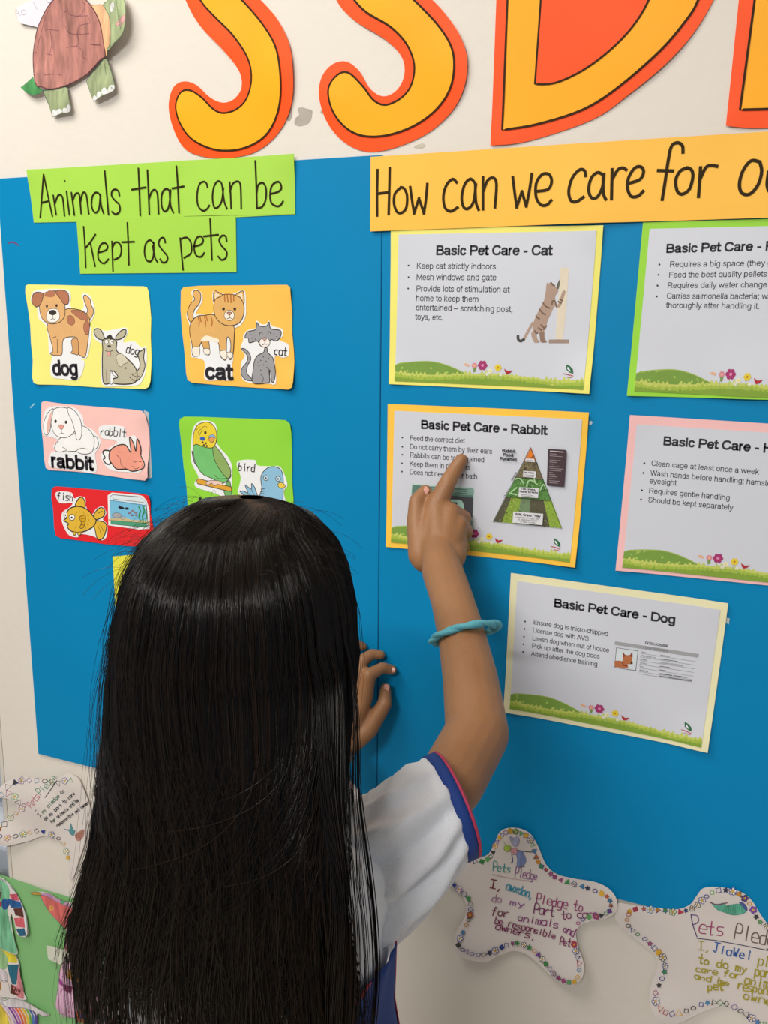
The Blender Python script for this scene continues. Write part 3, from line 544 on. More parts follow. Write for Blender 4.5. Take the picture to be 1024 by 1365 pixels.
# ------------------------------------------------------------------ pet care slides
INKC = '34343a'
def slide(label, outer, inner, col, curls, base=0.0015, hill=(0.86, 0.80, 0.905), par_label=None):
    fn = Fn(BF + base, curls)
    r = sheet('care_sheet', pts(outer), fn, paper(col), None, thick=0.0005)
    tag(r, label, 'poster', 'basic pet care sheets')
    w = sheet('white_page', pts(inner), fn, mat('page_white', 'd2d6e0', 0.42, bump=.3, bscale=9, var=.008), r, lift=0.0006, thick=0.0003)
    P = pts(inner)
    def uv(u, v):
        a = (np.array(P[0]) * (1 - u) + np.array(P[1]) * u); b = (np.array(P[3]) * (1 - u) + np.array(P[2]) * u)
        # follow the plane, not the picture: interpolate on the wall
        A, B, D_, E_ = wp(P[0]), wp(P[1]), wp(P[3]), wp(P[2])
        return (A * (1 - u) + B * u) * (1 - v) + (D_ * (1 - u) + E_ * u) * v
    d = Draw(fn, 0.0006)
    def F(l, c): d.poly2([uv(*q) for q in l], c)
    rs = random.Random(5)
    hl = [(0.0, .885)] + [(u, .875 - .025 * math.sin(min(u / .42, 1) * PI) * 1.0 + .085 * max(0, (u - .18) / .27) ** 1.6) for u in [x / 40 for x in range(1, 19)]]
    F(hl + [(.45, 1), (0, 1)], 'a3bb5c')
    F([(u, v + .006) for u, v in hl] + [(.45, .995), (0, .995)], '7da048')
    for k in range(7): F([(x0 + .006 * math.cos(a), y0 + .008 * math.sin(a)) for a in [i * 2 * PI / 6 for i in range(6)]] if (x0 := [.04, .12, .2, .29, .33, .07, .24][k]) and (y0 := [.905, .93, .9, .925, .94, .925, .93][k]) else [], 'a9cf62')
    for top, c, amp, s in [(.935, 'c6d06a', .028, 1), (.952, 'a6be4c', .022, 2), (.972, '86a640', .016, 3)]:
        rr = random.Random(s); n = 90; l = []
        for i in range(n + 1):
            u = i / n; l.append((u, top + .012 * math.sin(u * 9) - (rr.random() * amp if i % 2 else 0)))
        F(l + [(1, 1), (0, 1)], c)
    def flower(u, v, r_, c, n=6, cc='f0d060'):
        for i in range(n):
            a = i * 2 * PI / n; F([(u + r_ * .6 * math.cos(a) + r_ * .42 * math.cos(b), v + (r_ * .6 * math.sin(a) + r_ * .42 * math.sin(b)) * 1.35) for b in [j * PI / 3 for j in range(6)]], c)
        F([(u + r_ * .3 * math.cos(b), v + r_ * .3 * math.sin(b) * 1.35) for b in [j * PI / 3 for j in range(6)]], cc)
    def stem(u, v, v2): F([(u - .0012, v), (u + .0012, v), (u + .0022, v2), (u, v2)], '9db97a')
    for u, v in [(.43, .905), (.475, .895), (.52, .92), (.555, .885), (.505, .93), (.575, .93)]: stem(u, v, .96)
    F([(.375, .862), (.39, .858), (.41, .868), (.405, .88), (.385, .875)], 'e7b48f')
    flower(.435, .872, .016, 'd98ea0'); F([(.427, .885), (.445, .885), (.44, .915), (.432, .915)], '7d9a54')
    flower(.478, .868, .026, 'a83a72', 6, 'e58bb4'); flower(.52, .905, .014, 'e6e8c9'); flower(.505, .925, .01, 'dfe4da')
    flower(.56, .88, .019, 'e8ce3c', 6, 'c08a2c'); flower(.575, .925, .009, 'e4e9d8')
    F([(.592, .885), (.612, .9), (.636, .893), (.622, .915), (.606, .921), (.598, .908)], 'b3323a')
    # publisher's leaf mark
    F([(.905, .842), (.925, .852), (.94, .872), (.944, .9), (.925, .893), (.908, .876)], '2f6b45'); F([(.913, .856), (.926, .87), (.936, .89), (.922, .882), (.912, .87)], 'e4e7ef')
    F([(.917, .858), (.921, .858), (.941, .897), (.937, .897)], '2f6b45')
    F([(.892, .9), (.915, .902), (.945, .912), (.945, .917), (.915, .909), (.892, .904)], 'c05a5e'); F([(.908, .921), (.94, .923), (.94, .927), (.908, .925)], 'c05a5e')
    d.build('grass_print', w)
    return r, w, fn
def bullets(d, P, r=1.1):
    for x, y in P: d.blob(x, y, r, r, INKC, n=8)

# cat
r, w, fn = slide('pale yellow bordered sheet about cat care, under the orange heading', '523.5,304 806,301 788,524 521,511.5', '534,313 797,308 780,518.5 529,507.5', 'f3ec7a', [(523, 306, .001, .03), (788, 523, .007, .04), (530, 511, .002, .03), (806, 301, .003, .03)])
T5 = (510, 290, 3.413)
d = Draw(fn, 0.0006, T5)
text(d, 'Basic Pet Care - Cat', (252, 170), (773, 171), 41, INKC, True)
bullets(d, []); [d.blob(x, y, 4, 4, INKC, n=8) for x, y in [(126, 219), (126, 272), (124, 323)]]
for s, a, b in [('Keep cat strictly indoors', (163, 233), (521, 236)), ('Mesh windows and gate', (162, 284), (523, 286)), ('Provide lots of stimulation at', (161, 336), (582, 341)), ('home to keep them', (160, 379), (442, 384)), ('entertained – scratching post,', (159, 421), (598, 430)), ('toys, etc.', (157, 463), (283, 467))]: text(d, s, a, b, 27, '45454b')
d.build('printed_text', w)
d = Draw(fn, 0.0006, (680, 340, 7.583))
d.fill('522,128 605,132 585,450 548,852 468,848 495,500', 'e4d9c4', sm=False); d.rect(403, 852, 606, 890, 'a08d80')
d.line('240,690 200,760 150,850', 'b39a8a', 3); d.line('150,850 120,868 95,850 92,820', '4b4a4a', 3)
d.fill('310,770 355,765 360,840 382,870 375,882 325,880 312,830', '93796a')
d.fill('382,285 400,290 430,275 470,320 498,345 490,385 470,410 465,470 480,500 500,490 540,370 570,365 565,400 540,470 520,520 490,532 460,520 420,600 385,680 375,740 340,775 290,780 280,800 290,850 312,865 305,882 255,880 225,800 240,760 245,690 300,560 350,470 370,380', 'b39a8a')
d.fill('480,320 510,250 512,300 498,345', '6a6a5e')
for q in ['345,485 375,520 410,535', '312,550 340,585 368,603', '275,615 290,635 308,645', '440,465 435,500', '440,465 465,462', '300,735 330,760', '325,705 350,730', '350,750 378,715', '262,765 275,790 290,785', '425,280 440,300 460,310', '512,445 540,462', '498,470 528,485', '470,480 480,520']: d.line(q, '7a6456', 1.6)
d.build('cat_picture', w)

# rabbit
r, w, fn = slide('yellow-orange bordered sheet about rabbit care, with the finger on it', '519,538 787,549 769,754 517,727.5', '528,547 778,558.5 762,747 524,721.5', 'ffcb4c', [(787, 549, .004, .03), (769, 753, .006, .04), (517, 727, .002, .03)])
T6 = (510, 530, 3.531)
d = Draw(fn, 0.0006, T6)
text(d, 'Basic Pet Care - Rabbit', (190, 143), (776, 172), 39, INKC, True)
for x, y in [(101, 186), (101, 229), (101, 266), (99, 306), (99, 345)]: d.blob(x, y, 3.8, 3.8, INKC, n=8)
for s, a, b in [('Feed the correct diet', (137, 199), (393, 212)), ('Do not carry them by their ears', (137, 239), (521, 262)), ('Rabbits can be toilet trained', (137, 278), (484, 302)), ('Keep them in playpens', (136, 319), (417, 337)), ('Does not need water bath', (136, 358), (452, 380))]: text(d, s, a, b, 24, '45454b')
d.build('printed_text', w)
d = Draw(fn, 0.0006, T6)
d.fill('145,402 438,420 432,645 130,628', 'b9d4ca', sm=False); d.fill('148,408 434,425 433,470 145,455', '5e8078', sm=False); d.fill('300,455 433,468 430,560 300,548', '4b4a50', sm=False)
for k in range(4): d.line([(200, 412 + k * 9), (436, 428 + k * 9)], 'a3c4ba', .5, False)
d.fill('315,480 370,478 388,500 388,545 360,540 350,510 315,505', 'a8cfc2'); d.fill('320,488 358,490 358,500 320,498', '2c3b3a', sm=False)
d.fill('330,530 400,545 432,590 430,640 300,630', '9cb8b2')
for k in range(10): d.line([(335 + k * 9, 540), (330 + k * 10, 640)], '53736c', .35, False)
for k in range(8): d.line([(330, 548 + k * 12), (432, 556 + k * 12)], '53736c', .35, False)
d.fill('405,425 436,427 436,450 405,447', '86aaa0', sm=False)
d.build('rabbit_hutch_picture', w)
T6b = (650, 590, 7.314)
d = Draw(fn, 0.0006, T6b)
def pyr(v):
    "left and right edge of the food pyramid at height v"
    L_ = np.array([435, 40]) * (1 - v) + np.array([68, 762]) * v; R_ = np.array([435, 40]) * (1 - v) + np.array([738, 826]) * v; return L_, R_
def band(v0, v1, c):
    a, b = pyr(v0); e, f = pyr(v1); d.fill([tuple(a), tuple(b), tuple(f), tuple(e)], c, sm=False)
band(0.0, .17, 'd98a52'); band(.17, .40, '7d7258'); band(.40, .66, '5f8f4c'); band(.66, 1, '5b5a46')
a, b = pyr(.66); e, f = pyr(1)
def col_(u0, u1, c): d.fill([tuple(a + (b - a) * u0), tuple(a + (b - a) * u1), tuple(e + (f - e) * u1), tuple(e + (f - e) * u0)], c, sm=False)
col_(.12, .33, '8aa544'); col_(.33, .52, '75906a'); col_(.82, 1, '8fae45')
rr = random.Random(3)
for k in range(330):
    v = rr.uniform(.2, .99); L_, R_ = pyr(v); u = rr.uniform(.05, .93); p = L_ + (R_ - L_) * u
    cs = ['a59a78', '4a4434', '8d8260'] if v < .4 else (['86b872', '3f6f33', '9fc98a', '2f5c2a'] if v < .66 else (['a9c860', '6b8c34', 'c2d67a'] if (.14 < u < .33 or u > .83) else ['3c3a2a', '8d8468', '6f6a50', '9aa07a']))
    l = rr.uniform(8, 26); an = rr.uniform(-1.2, 1.2)
    d.line([tuple(p), (p[0] + l * math.cos(an) * .6, p[1] + l * math.sin(an))], rr.choice(cs), .5, False)
for q in ['280,350 330,340 370,390', '300,430 250,470', '400,420 410,370 450,360 500,400', '530,450 560,400 590,440', '230,480 300,500', '470,340 480,380']: d.line(q, 'a8d09a', 1.6)
d.fill('415,100 435,70 455,95 450,130 425,132', 'e57f2c')
L_, R_ = pyr(1); d.line([(435, 40), tuple(L_), tuple(R_), (435, 40)], '2a2a2a', .5, False)
a, b = pyr(.40); d.line([tuple(a), tuple(b)], '2a2a2a', .4, False); a, b = pyr(.66); d.line([tuple(a), tuple(b)], '2a2a2a', .4, False)
for q in ['388,148 470,150 478,182 385,176', '366,266 488,272 484,334 362,324', '325,424 515,434 508,530 318,516', '268,660 558,682 550,792 260,768']: d.fill(q, 'dfe1e6', sm=False)
text(d, 'Rabbit', (160, 82), (285, 90), 27, INKC, True); text(d, 'Food', (168, 122), (265, 128), 27, INKC, True); text(d, 'Pyramid', (138, 160), (298, 170), 27, INKC, True)
text(d, '5% Pellets', (376, 290), (470, 294), 15, INKC, True); text(d, '15% Greens,', (345, 448), (485, 458), 18, INKC, True); text(d, 'Plants & Herbs', (330, 474), (505, 486), 18, INKC, True)
text(d, '80% Grass / Hay', (290, 696), (530, 716), 22, INKC, True); text(d, 'Unlimited Timothy Hay', (292, 722), (522, 740), 16, '4a4a50'); text(d, '& Meadow Grass', (318, 744), (500, 758), 16, '4a4a50'); text(d, 'is ideal variety', (335, 765), (480, 776), 14, '4a4a50')
for q in ['345,496 460,504', '345,508 490,518', '376,304 470,308', '376,318 466,322', '396,162 460,166']: d.line(q, '6a6a70', .45, False)
for k in range(6): d.line([(250 + k * 8, 355 - k * 14), (262 + k * 8, 352 - k * 14)], '55555c', .8, False); d.line([(170 + k * 9, 520 - k * 14), (182 + k * 9, 518 - k * 14)], '55555c', .6, False)
d.fill('615,52 775,62 786,72 762,415 755,420 600,408 592,398 606,60', '4c3c42', sm=False)
d.line('628,74 752,84', 'c4bcc0', 1.1, False)
for k, u in enumerate([.45, .85, .35, .75, .5, .3, .7, .9, .8, .25, .4, .55, .45, .75, .6]): d.line([(624 - k * .6, 100 + k * 20), (624 - k * .6 + 140 * u, 100 + k * 20 + 10 * u)], 'a89da2', .5, False)
d.build('food_pyramid_picture', w)

# third sheet of the upper row, cut off by the frame
r, w, fn = slide('lime green bordered sheet, upper right, cut off by the photo edge', '858,297 1024,292 1170,287 1128,537 1024,532 837,527', '867,305.5 1155,299 1118,534 847,521', '9ddc45', [(840, 527, .003, .03), (1000, 532, .004, .05)])
T7 = (820, 290, 2.786)
d = Draw(fn, 0.0006, T7)
text(d, 'Basic Pet Care - Red-eared', (193, 131), (800, 116), 31, INKC, True)
for x, y in [(167, 175), (164, 213), (160, 253), (157, 293)]: d.blob(x, y, 3.6, 3.6, INKC, n=8)
for s, a, b in [('Requires a big space (they grow', (205, 184), (632, 179)), ('Feed the best quality pellets and', (202, 223), (624, 219)), ('Requires daily water change (or', (197, 262), (610, 259)), ('Carries salmonella bacteria; wash', (194, 301), (612, 303)), ('thoroughly after handling it.', (192, 335), (537, 339))]: text(d, s, a, b, 21, '45454b')
d.build('printed_text', w)

# hamster sheet
r, w, fn = slide('pink bordered sheet, right edge, below the lime green one', '841,552.5 1024,564 1150,572 1110,788 1024,779 822,758.5', '850,565 1138,583 1100,783 831,754.5', 'f6c3c2', [(841, 552, .002, .03), (822, 758, .003, .03)])
d = Draw(fn, 0.0006, T7)
text(d, 'Basic Pet Care - Hamster', (182, 842), (742, 882), 31, INKC, True)
for x, y in [(111, 910), (108, 946), (102, 1010), (99, 1044)]: d.blob(x, y, 3.6, 3.6, INKC, n=8)
for s, a, b in [('Clean cage at least once a week', (137, 919), (534, 951)), ('Wash hands before handling; hamsters have', (134, 955), (672, 1003)), ('eyesight', (130, 984), (229, 992)), ('Requires gentle handling', (128, 1020), (426, 1047)), ('Should be kept separately', (125, 1054), (438, 1083))]: text(d, s, a, b, 20, '45454b')
d.build('printed_text', w)

# dog sheet
r, w, fn = slide('cream bordered tilted sheet about dog care, lowest on the right board', '682.5,762.5 971.5,802 944.5,999 673,946.5', '691,773 961,810.5 936,992 681.5,942', 'eeeac0', [(971, 802, .003, .03), (944, 999, .006, .04), (676, 946, .003, .03)])
T8 = (670, 755, 3.303)
d = Draw(fn, 0.0006, T8)
text(d, 'Basic Pet Care - Dog', (232, 172), (760, 247), 36, INKC, True)
for x, y in [(104, 237), (102, 270), (99, 304), (97, 337), (95, 371)]: d.blob(x, y, 3.8, 3.8, INKC, n=8)
for s, a, b in [('Ensure dog is micro-chipped', (141, 249), (467, 301)), ('License dog with AVS', (138, 284), (382, 323)), ('Leash dog when out of house', (136, 319), (472, 373)), ('Pick up after the dog poos', (134, 352), (430, 400)), ('Attend obedience training', (131, 387), (420, 434))]: text(d, s, a, b, 23, '45454b')
d.build('printed_text', w)
T8b = (790, 840, 6.024)
d = Draw(fn, 0.0006, T8b)
d.fill('186,78 857,180 853,210 182,106', 'a3a5aa', sm=False)
text(d, 'DOG LICENSE', (428, 98), (610, 126), 18, INKC, True); text(d, 'Dog Particulars', (428, 136), (605, 162), 16, '55555b')
d.fill('196,128 372,154 354,315 181,290', '5d5a66', sm=False); d.fill('200,132 368,158 350,310 185,286', 'd3dde2', sm=False)
d.fill('182,235 215,232 248,240 250,200 248,170 265,185 290,190 312,185 325,162 328,200 322,225 328,250 310,262 285,262 290,280 296,296 184,284', 'b56f48', sm=False); d.fill('248,170 256,168 268,195 252,205', '8b4a34'); d.fill('308,190 322,165 327,195 318,205', '8b4a34'); d.blob(320, 252, 9, 10, '3a2a28'); d.line('245,240 255,268 285,275', '8b2f2a', 1.2)
for k, (s, s2) in enumerate([('Name', 6), ('Microchip No.', 12), ('Breed', 'SINGAPORE SPECIAL'), ('Colour', 7), ('Sex', 4), ('Address', '')]):
    y = 168 + k * 29; x = 394 - k * 2.6
    text(d, s, (x, y), (x + 10 * len(s) * .98, y + 1.5 * len(s)), 11, '66666c')
    if isinstance(s2, int): d.line([(552 - k * 2, y + 22), (552 - k * 2 + 11 * s2, y + 22 + 1.6 * s2)], '77777d', .8, False)
    elif s2: text(d, s2, (552 - k * 2, y + 26), (552 - k * 2 + 11 * len(s2), y + 26 + 1.6 * len(s2)), 11, '55555b')
    d.line([(x - 4, y + 6), (832 - k * 5, y + 72)], '8a8a90', .35, False)
d.line('545,336 640,350', '66666c', .9, False); d.line('655,352 760,366', '66666c', .9, False); d.line('541,356 600,364', '66666c', .9, False); d.line('615,367 800,394', '66666c', .9, False)
d.line('372,336 800,402', '8a8a90', .35, False)
d.build('dog_licence_picture', w)
# ------------------------------------------------------------------ children's paper work on the wall
def pencil(c): return c
PAL = ['3d8a4a', 'b03a52', '7a4aa0', '2c3f8e', 'c98a2a', 'd8a93a', '4a86b0', 'c0603a', '3a3a3a', '6ab06a', 'a04a80']
def star_paper(label, outline, T, curls, border, base=0.004, seed=1, gap=14, size=6.5, fillp=.5):
    fn = Fn(base, curls)
    r = sheet('pledge_paper', pts(outline, T), fn, mat('pledge_card', 'ddd5d0', .6, bump=.2, bscale=12, var=.012), None, sm=True, thick=0.0004)
    tag(r, label, 'paper star', "children's star-shaped pledge papers")
    d = Draw(fn, 0.0, None); rs = random.Random(seed)
    q = []
    for seg in border: q.append([np.array(p) for p in smooth(pts(seg, T), False, 8)])
    for l in q:
        acc = 0; last = l[0]; nxt = 0
        for p in l:
            acc += np.linalg.norm(p - last); last = p
            if acc >= nxt:
                nxt = acc + gap * rs.uniform(.85, 1.15); c = rs.choice(PAL); k = rs.randrange(5); s = size * rs.uniform(.8, 1.1) * .5; a0 = rs.uniform(0, 6)
                f = rs.random() < fillp; lc = rs.choice(['2c3f8e', '3a3a3a', c, c]); x, y = p
                if k == 0:
                    for i in range(5): a = a0 + i * 2 * PI / 5; d.blob(x + s * .7 * math.cos(a), y + s * .7 * math.sin(a), s * .45, s * .45, c if f else 'e4ddd6', lc, .7, n=6)
                    d.blob(x, y, s * .35, s * .35, 'd8b030', n=6)
                elif k == 1: P_ = [(x + s * 1.1 * math.cos(a0 + i * 2 * PI / 3), y + s * 1.1 * math.sin(a0 + i * 2 * PI / 3)) for i in range(3)]; (d.fill(P_, c, lc, .8, sm=False) if f else d.line(P_ + [P_[0]], lc, .9, False))
                elif k == 2: P_ = [(x + s * math.cos(a0 + i * PI / 2), y + s * math.sin(a0 + i * PI / 2)) for i in range(4)]; (d.fill(P_, c, lc, .8, sm=False) if f else d.line(P_ + [P_[0]], lc, .9, False))
                elif k == 3: P_ = [(x + s * (1 if i % 2 else .5) * math.cos(a0 + i * PI / 5), y + s * (1 if i % 2 else .5) * math.sin(a0 + i * PI / 5)) for i in range(10)]; d.fill(P_, c, lc, .6, sm=False)
                else:
                    P_ = [(x + s * .8 * math.cos(a0 + i * PI / 3), y + s * .6 * math.sin(a0 + i * PI / 3)) for i in range(7)]; d.line(P_, lc, .9)
    d.build('border_drawing', r, CRAYON())
    return r, fn
T9 = (590, 1090, 4.267)
r, fn = star_paper('star-shaped paper just right of the girl, with purple and maroon pledge writing',
 '300,140 330,72 380,38 450,38 510,75 550,150 590,250 650,308 750,335 880,355 960,392 1000,450 988,520 930,560 850,578 790,600 765,650 780,720 812,800 808,870 760,912 690,900 620,870 540,805 470,757 400,745 330,768 260,795 180,780 110,745 85,690 95,620 130,560 145,500 120,440 60,380 -20,330 -80,280 -60,230 60,212 200,216 262,200',
 T9, [(690, 1102, .008, .03), (820, 1200, .006, .03), (770, 1300, .012, .045), (615, 1260, .012, .05)],
 ['160,232 230,240 285,205 305,150 345,85 400,52 460,65 510,110 550,240 600,290 660,335 740,362 860,395 950,430 962,500 900,540 820,555 760,600', '755,700 775,760 790,820 770,885 710,890 650,860 590,800 530,740 450,700 380,705 310,735 230,750 150,720 110,680 130,630 160,560 170,510 160,450 110,400 50,345'], base=0.0055, seed=4, gap=6.6, size=7.6, fillp=.6)
d = Draw(fn, 0.0003, T9)
hand(d, 'Pets', (290, 290), (395, 300), 55, ['3a9a94', '8a8aa0'], 1.1); hand(d, 'Pledge', (415, 325), (545, 342), 60, ['9a6a98'], 1.1)
d.line('290,312 420,338 520,350', 'b88a98', .6)
hand(d, 'I,', (272, 385), (350, 400), 55, '7a2f3c', 1.4); hand(d, 'awxdon,', (362, 395), (520, 450), 60, '3f95b0', 1.4); hand(d, 'Pledge to', (535, 470), (805, 520), 62, ['a04a78'], 1.3)
hand(d, 'do', (285, 465), (345, 470), 50, 'a77a98', 1.1); hand(d, 'my', (385, 480), (470, 500), 42, '8a4a98', 1.2); hand(d, 'Part', (522, 530), (640, 548), 60, '7a3560', 1.3); hand(d, 'to care', (680, 562), (890, 552), 52, '8a3570', 1.2)
hand(d, 'for', (285, 540), (385, 552), 58, '70304a', 1.3); hand(d, 'animals', (430, 570), (665, 615), 48, '8a3a7a', 1.2); hand(d, 'and', (688, 630), (750, 660), 48, '8a3a7a', 1.2)
hand(d, 'be responsible', (302, 585), (650, 672), 44, '80305c', 1.2); hand(d, 'Pet', (672, 700), (735, 712), 44, '80305c', 1.2)
hand(d, 'owners.', (305, 615), (535, 680), 46, '7a2a58', 1.3)
d.build('handwriting', r, MARKER())
d = Draw(fn, 0.0003, T9)
d.fill('398,85 420,95 440,80 448,110 432,145 412,140 400,115', 'a9abc9', '8587b0', .6); d.fill('360,150 385,140 400,160 380,180 358,170', 'a8c04a', '6f8f3a', .5); d.fill('395,165 430,160 435,190 405,195', 'd9a0a8', 'b07078', .5)
d.line('430,170 480,178 520,182', '2f3f3a', 1); d.line('355,120 375,150', '8fae4a', .8); d.fill('428,190 455,175 470,195 480,235 455,270 430,265 432,225', '8292c4', '6070a8', .6); d.line('400,195 405,235 395,245', '4a4a9a', 1); d.line('425,265 470,268', '8a6a50', 1)
d.build('pencil_drawing', r, CRAYON())

T10 = (810, 1160, 4.785)
r, fn = star_paper('star-shaped paper in the lower right corner, with yellow pledge writing',
 '60,230 75,190 120,196 200,213 340,230 450,236 530,202 572,142 612,92 680,80 780,95 870,130 930,190 970,258 1024,330 1110,385 1230,420 1290,500 1250,600 1170,690 1180,800 1210,900 1180,1010 1100,1060 1000,1015 940,965 880,910 820,872 760,850 680,865 580,900 480,940 400,947 330,920 290,855 275,790 285,700 318,620 310,540 250,480 150,400 85,340 55,290',
 T10, [(950, 1178, .006, .04), (880, 1350, .01, .04), (825, 1210, .004, .03)],
 ['145,245 200,230 300,240 380,245 440,255 510,240 570,210 620,155 690,105 780,105 860,145 920,215 960,300 1020,345', '140,260 130,320 180,380 250,430 310,490 355,540 370,610 345,690 315,740 315,800 370,860 450,880 540,860 620,830 700,825 780,840 860,885 930,930 1000,975'], base=0.005, seed=9, gap=8.2, size=8.5, fillp=.15)
d = Draw(fn, 0.0003, T10)
d.line('535,265 545,330 572,410', '5a4a78', 1.2); d.line('540,270 575,275 580,315 545,335', '6a4a88', 1.2)
hand(d, 'ets', (580, 385), (745, 402), 105, ['a04a70', '4a5a98', 'b8a03a'], 1.3); hand(d, 'Pledge', (805, 420), (1120, 480), 110, ['6a5a50', 'b8604a'], 1.3)
d.line('572,420 700,435 850,462 1024,497', '3a3a5a', 1, False)
hand(d, 'I,', (575, 495), (665, 500), 60, 'b0a23a', 1.3); hand(d, 'JiaWei', (672, 505), (920, 560), 70, '3a62a8', 1.4); hand(d, 'pledge', (955, 585), (1180, 630), 70, 'a89c34', 1.4)
hand(d, 'to do my', (575, 572), (890, 640), 62, 'a89c34', 1.5); hand(d, 'part to', (935, 655), (1170, 690), 70, 'a89c34', 1.5)
hand(d, 'care for', (562, 628), (848, 678), 50, 'a89c34', 1.4); hand(d, 'animals', (870, 705), (1150, 760), 70, 'a89c34', 1.5)
hand(d, 'and be', (552, 672), (775, 722), 42, 'a89c34', 1.4); hand(d, 'responsible', (828, 740), (1180, 810), 66, 'a89c34', 1.4)
hand(d, 'pet', (640, 748), (745, 745), 62, 'a89c34', 1.5); hand(d, 'owner', (862, 800), (1100, 860), 66, 'a89c34', 1.5)
d.build('handwriting', r, MARKER())
d = Draw(fn, 0.0003, T10)
d.fill('665,180 700,200 740,185 760,205 830,195 875,215 890,240 860,262 800,268 750,250 700,228', '5fae98', '3f8a74', .6); d.line('655,180 700,195 765,185', '6a3a5a', 1.2); d.fill('840,185 870,190 892,220 890,245 865,220', '4a5a98', None); 
for k in range(9): d.line([(740 + k * 15, 245 + (k % 3) * 5), (752 + k * 13, 205)], '3f9a70', .9)
d.build('pencil_drawing', r, CRAYON())

T11 = (0, 1010, 7.314)
r, fn = star_paper('star-shaped paper at the left edge, curling off the wall, dark pledge writing',
 '-150,320 -60,330 0,308 60,252 130,200 250,176 400,188 560,195 640,160 700,134 790,180 840,290 890,440 905,560 870,680 850,800 800,950 760,1080 720,1170 680,1140 700,1010 680,920 640,840 590,790 500,750 400,762 300,800 180,818 90,825 20,790 -10,700 30,640 120,560 190,495 203,440 165,390 90,358 0,356 -80,390 -150,380',
 T11, [(5, 1055, .012, .04), (10, 1115, .012, .04), (60, 1070, .008, .05), (95, 1040, .006, .04)],
 ['120,260 200,215 300,205 400,205 500,215 570,215 640,230 700,180 760,250', '70,330 150,320 200,380 240,440 280,450 200,510 150,550 100,610 50,650 40,700 100,745 220,735 300,715 380,700 470,712 560,750 620,800 655,870 680,950 700,1020'], base=0.0045, seed=13, gap=9, size=8, fillp=.2)
d = Draw(fn, 0.0003, T11)
d.line('590,200 490,350 390,492', '2a2430', 1, False)
hand(d, 'Pets', (345, 470), (440, 350), 80, ['c05a78', '8a3a78'], .9); hand(d, 'Pledge', (440, 345), (585, 175), 80, ['3a8a6a', '5a4a3a'], .9)
hand(d, 'I my pledge to', (430, 555), (670, 300), 40, ['2a2a34', '3a6a3a', '1f6a50'], .9); hand(d, 'do my part to care', (480, 590), (770, 330), 40, ['22303a', '2a2a44'], .9)
hand(d, 'for animals and be', (540, 620), (800, 400), 38, ['22423a', '22222a'], .9); hand(d, 'responsible pet owner', (590, 655), (890, 430), 36, ['22222a', '2a3a4a'], .9)
d.build('handwriting', r, MARKER())
d = Draw(fn, 0.0003, T11)
d.fill('645,680 700,685 710,625 735,690 752,700 735,745 705,730 690,700', '5f9fa0', '3a6a80', .5); d.fill('750,740 800,700 840,690 830,760 790,800 765,790', 'c08a7a', None); d.line('760,750 820,720', '9a4a3a', .8); d.line('770,770 825,745', '9a4a3a', .8)
d.build('pencil_drawing', r, CRAYON())

r, fn = star_paper('white star paper mostly hidden between hair and shoulder', '448,1026 461,1029 473,1040 480,1052 490,1068 520,1085 545,1100 540,1130 520,1150 515,1190 490,1200 460,1175 430,1185 400,1190 395,1165 410,1140 390,1110 400,1090 425,1080 436,1050 440,1032', None, [(460, 1035, .004, .03)],
 ['446,1032 462,1036 470,1050 478,1066 500,1088 525,1098', '428,1088 440,1060 442,1040'], base=.005, seed=21, gap=6, size=7, fillp=.1)
d = Draw(fn, 0.0003, None); hand(d, 'Pets', (446, 1062), (470, 1066), 10, 'a04a70', 1); hand(d, 'Pledge', (448, 1076), (478, 1080), 9, '8a3a60', 1); d.build('handwriting', r, MARKER())

# turtle
TT = (0, 0, 5.12)
fn = Fn(0.004, [(160, 60, .012, .035), (145, 125, .010, .03), (90, 140, .008, .03), (50, 115, .008, .03), (180, 20, .012, .04), (100, -40, .004, .06)])
root = sheet('paper_turtle', pts('395,0 440,-40 500,-55 560,-45 600,0 650,60 695,140 730,230 752,330 756,395 700,430 610,515 520,570 440,605 370,618 320,605 285,592 260,500 243,400 248,310 270,200 315,100 350,45', TT), fn, mat('turtle_card', 'c9a0a0', .6), None, lift=.0008, sm=True, thick=.0004)
tag(root, 'hand-coloured paper turtle with a reddish brown shell, top left', 'paper turtle')
d = Draw(fn, .0008, TT)
d.fill('395,0 440,-40 500,-55 560,-45 600,0 650,60 695,140 730,230 752,330 754,393 700,428 610,512 520,568 440,602 370,616 320,603 287,590 262,500 245,400 250,310 272,200 317,100 352,45', 'b57a70', '5a2430', 1.3)
for q in ['380,20 330,120 300,220 270,330', '470,90 400,60', '480,40 500,110 620,115', '590,20 600,60 570,110 530,125', '620,120 630,165 565,180 560,235', '460,180 490,230 560,240 630,235', '540,240 555,290 540,320', '330,205 420,215', '360,215 370,300 355,380', '250,362 370,380', '470,330 540,320 580,355', '580,360 585,400 615,410', '640,310 720,320', '560,170 545,240', '330,520 400,510 440,520']: d.line(q, '7a4450', .7)
d.build('shell_colouring', root, mat('shell_crayon', 'ATTR', .7, var=.28, vscale=90, stretch=(1.2, 1, .25), bump=.3, bscale=120))
GT = '99a67c'
def tpart(name, outline, col, line, extra=None, lift=0.0, sm=True, m=None):
    o = sheet(name, pts(outline, TT), fn, mat('turtle_paper', 'e6e2da', .6), root, lift=lift, sm=sm, thick=.0004)
    d = Draw(fn, lift, TT); d.fill(outline, col, line, .8, sm=sm)
    if extra: extra(d)
    d.build('colouring', o, m or CRAYON())
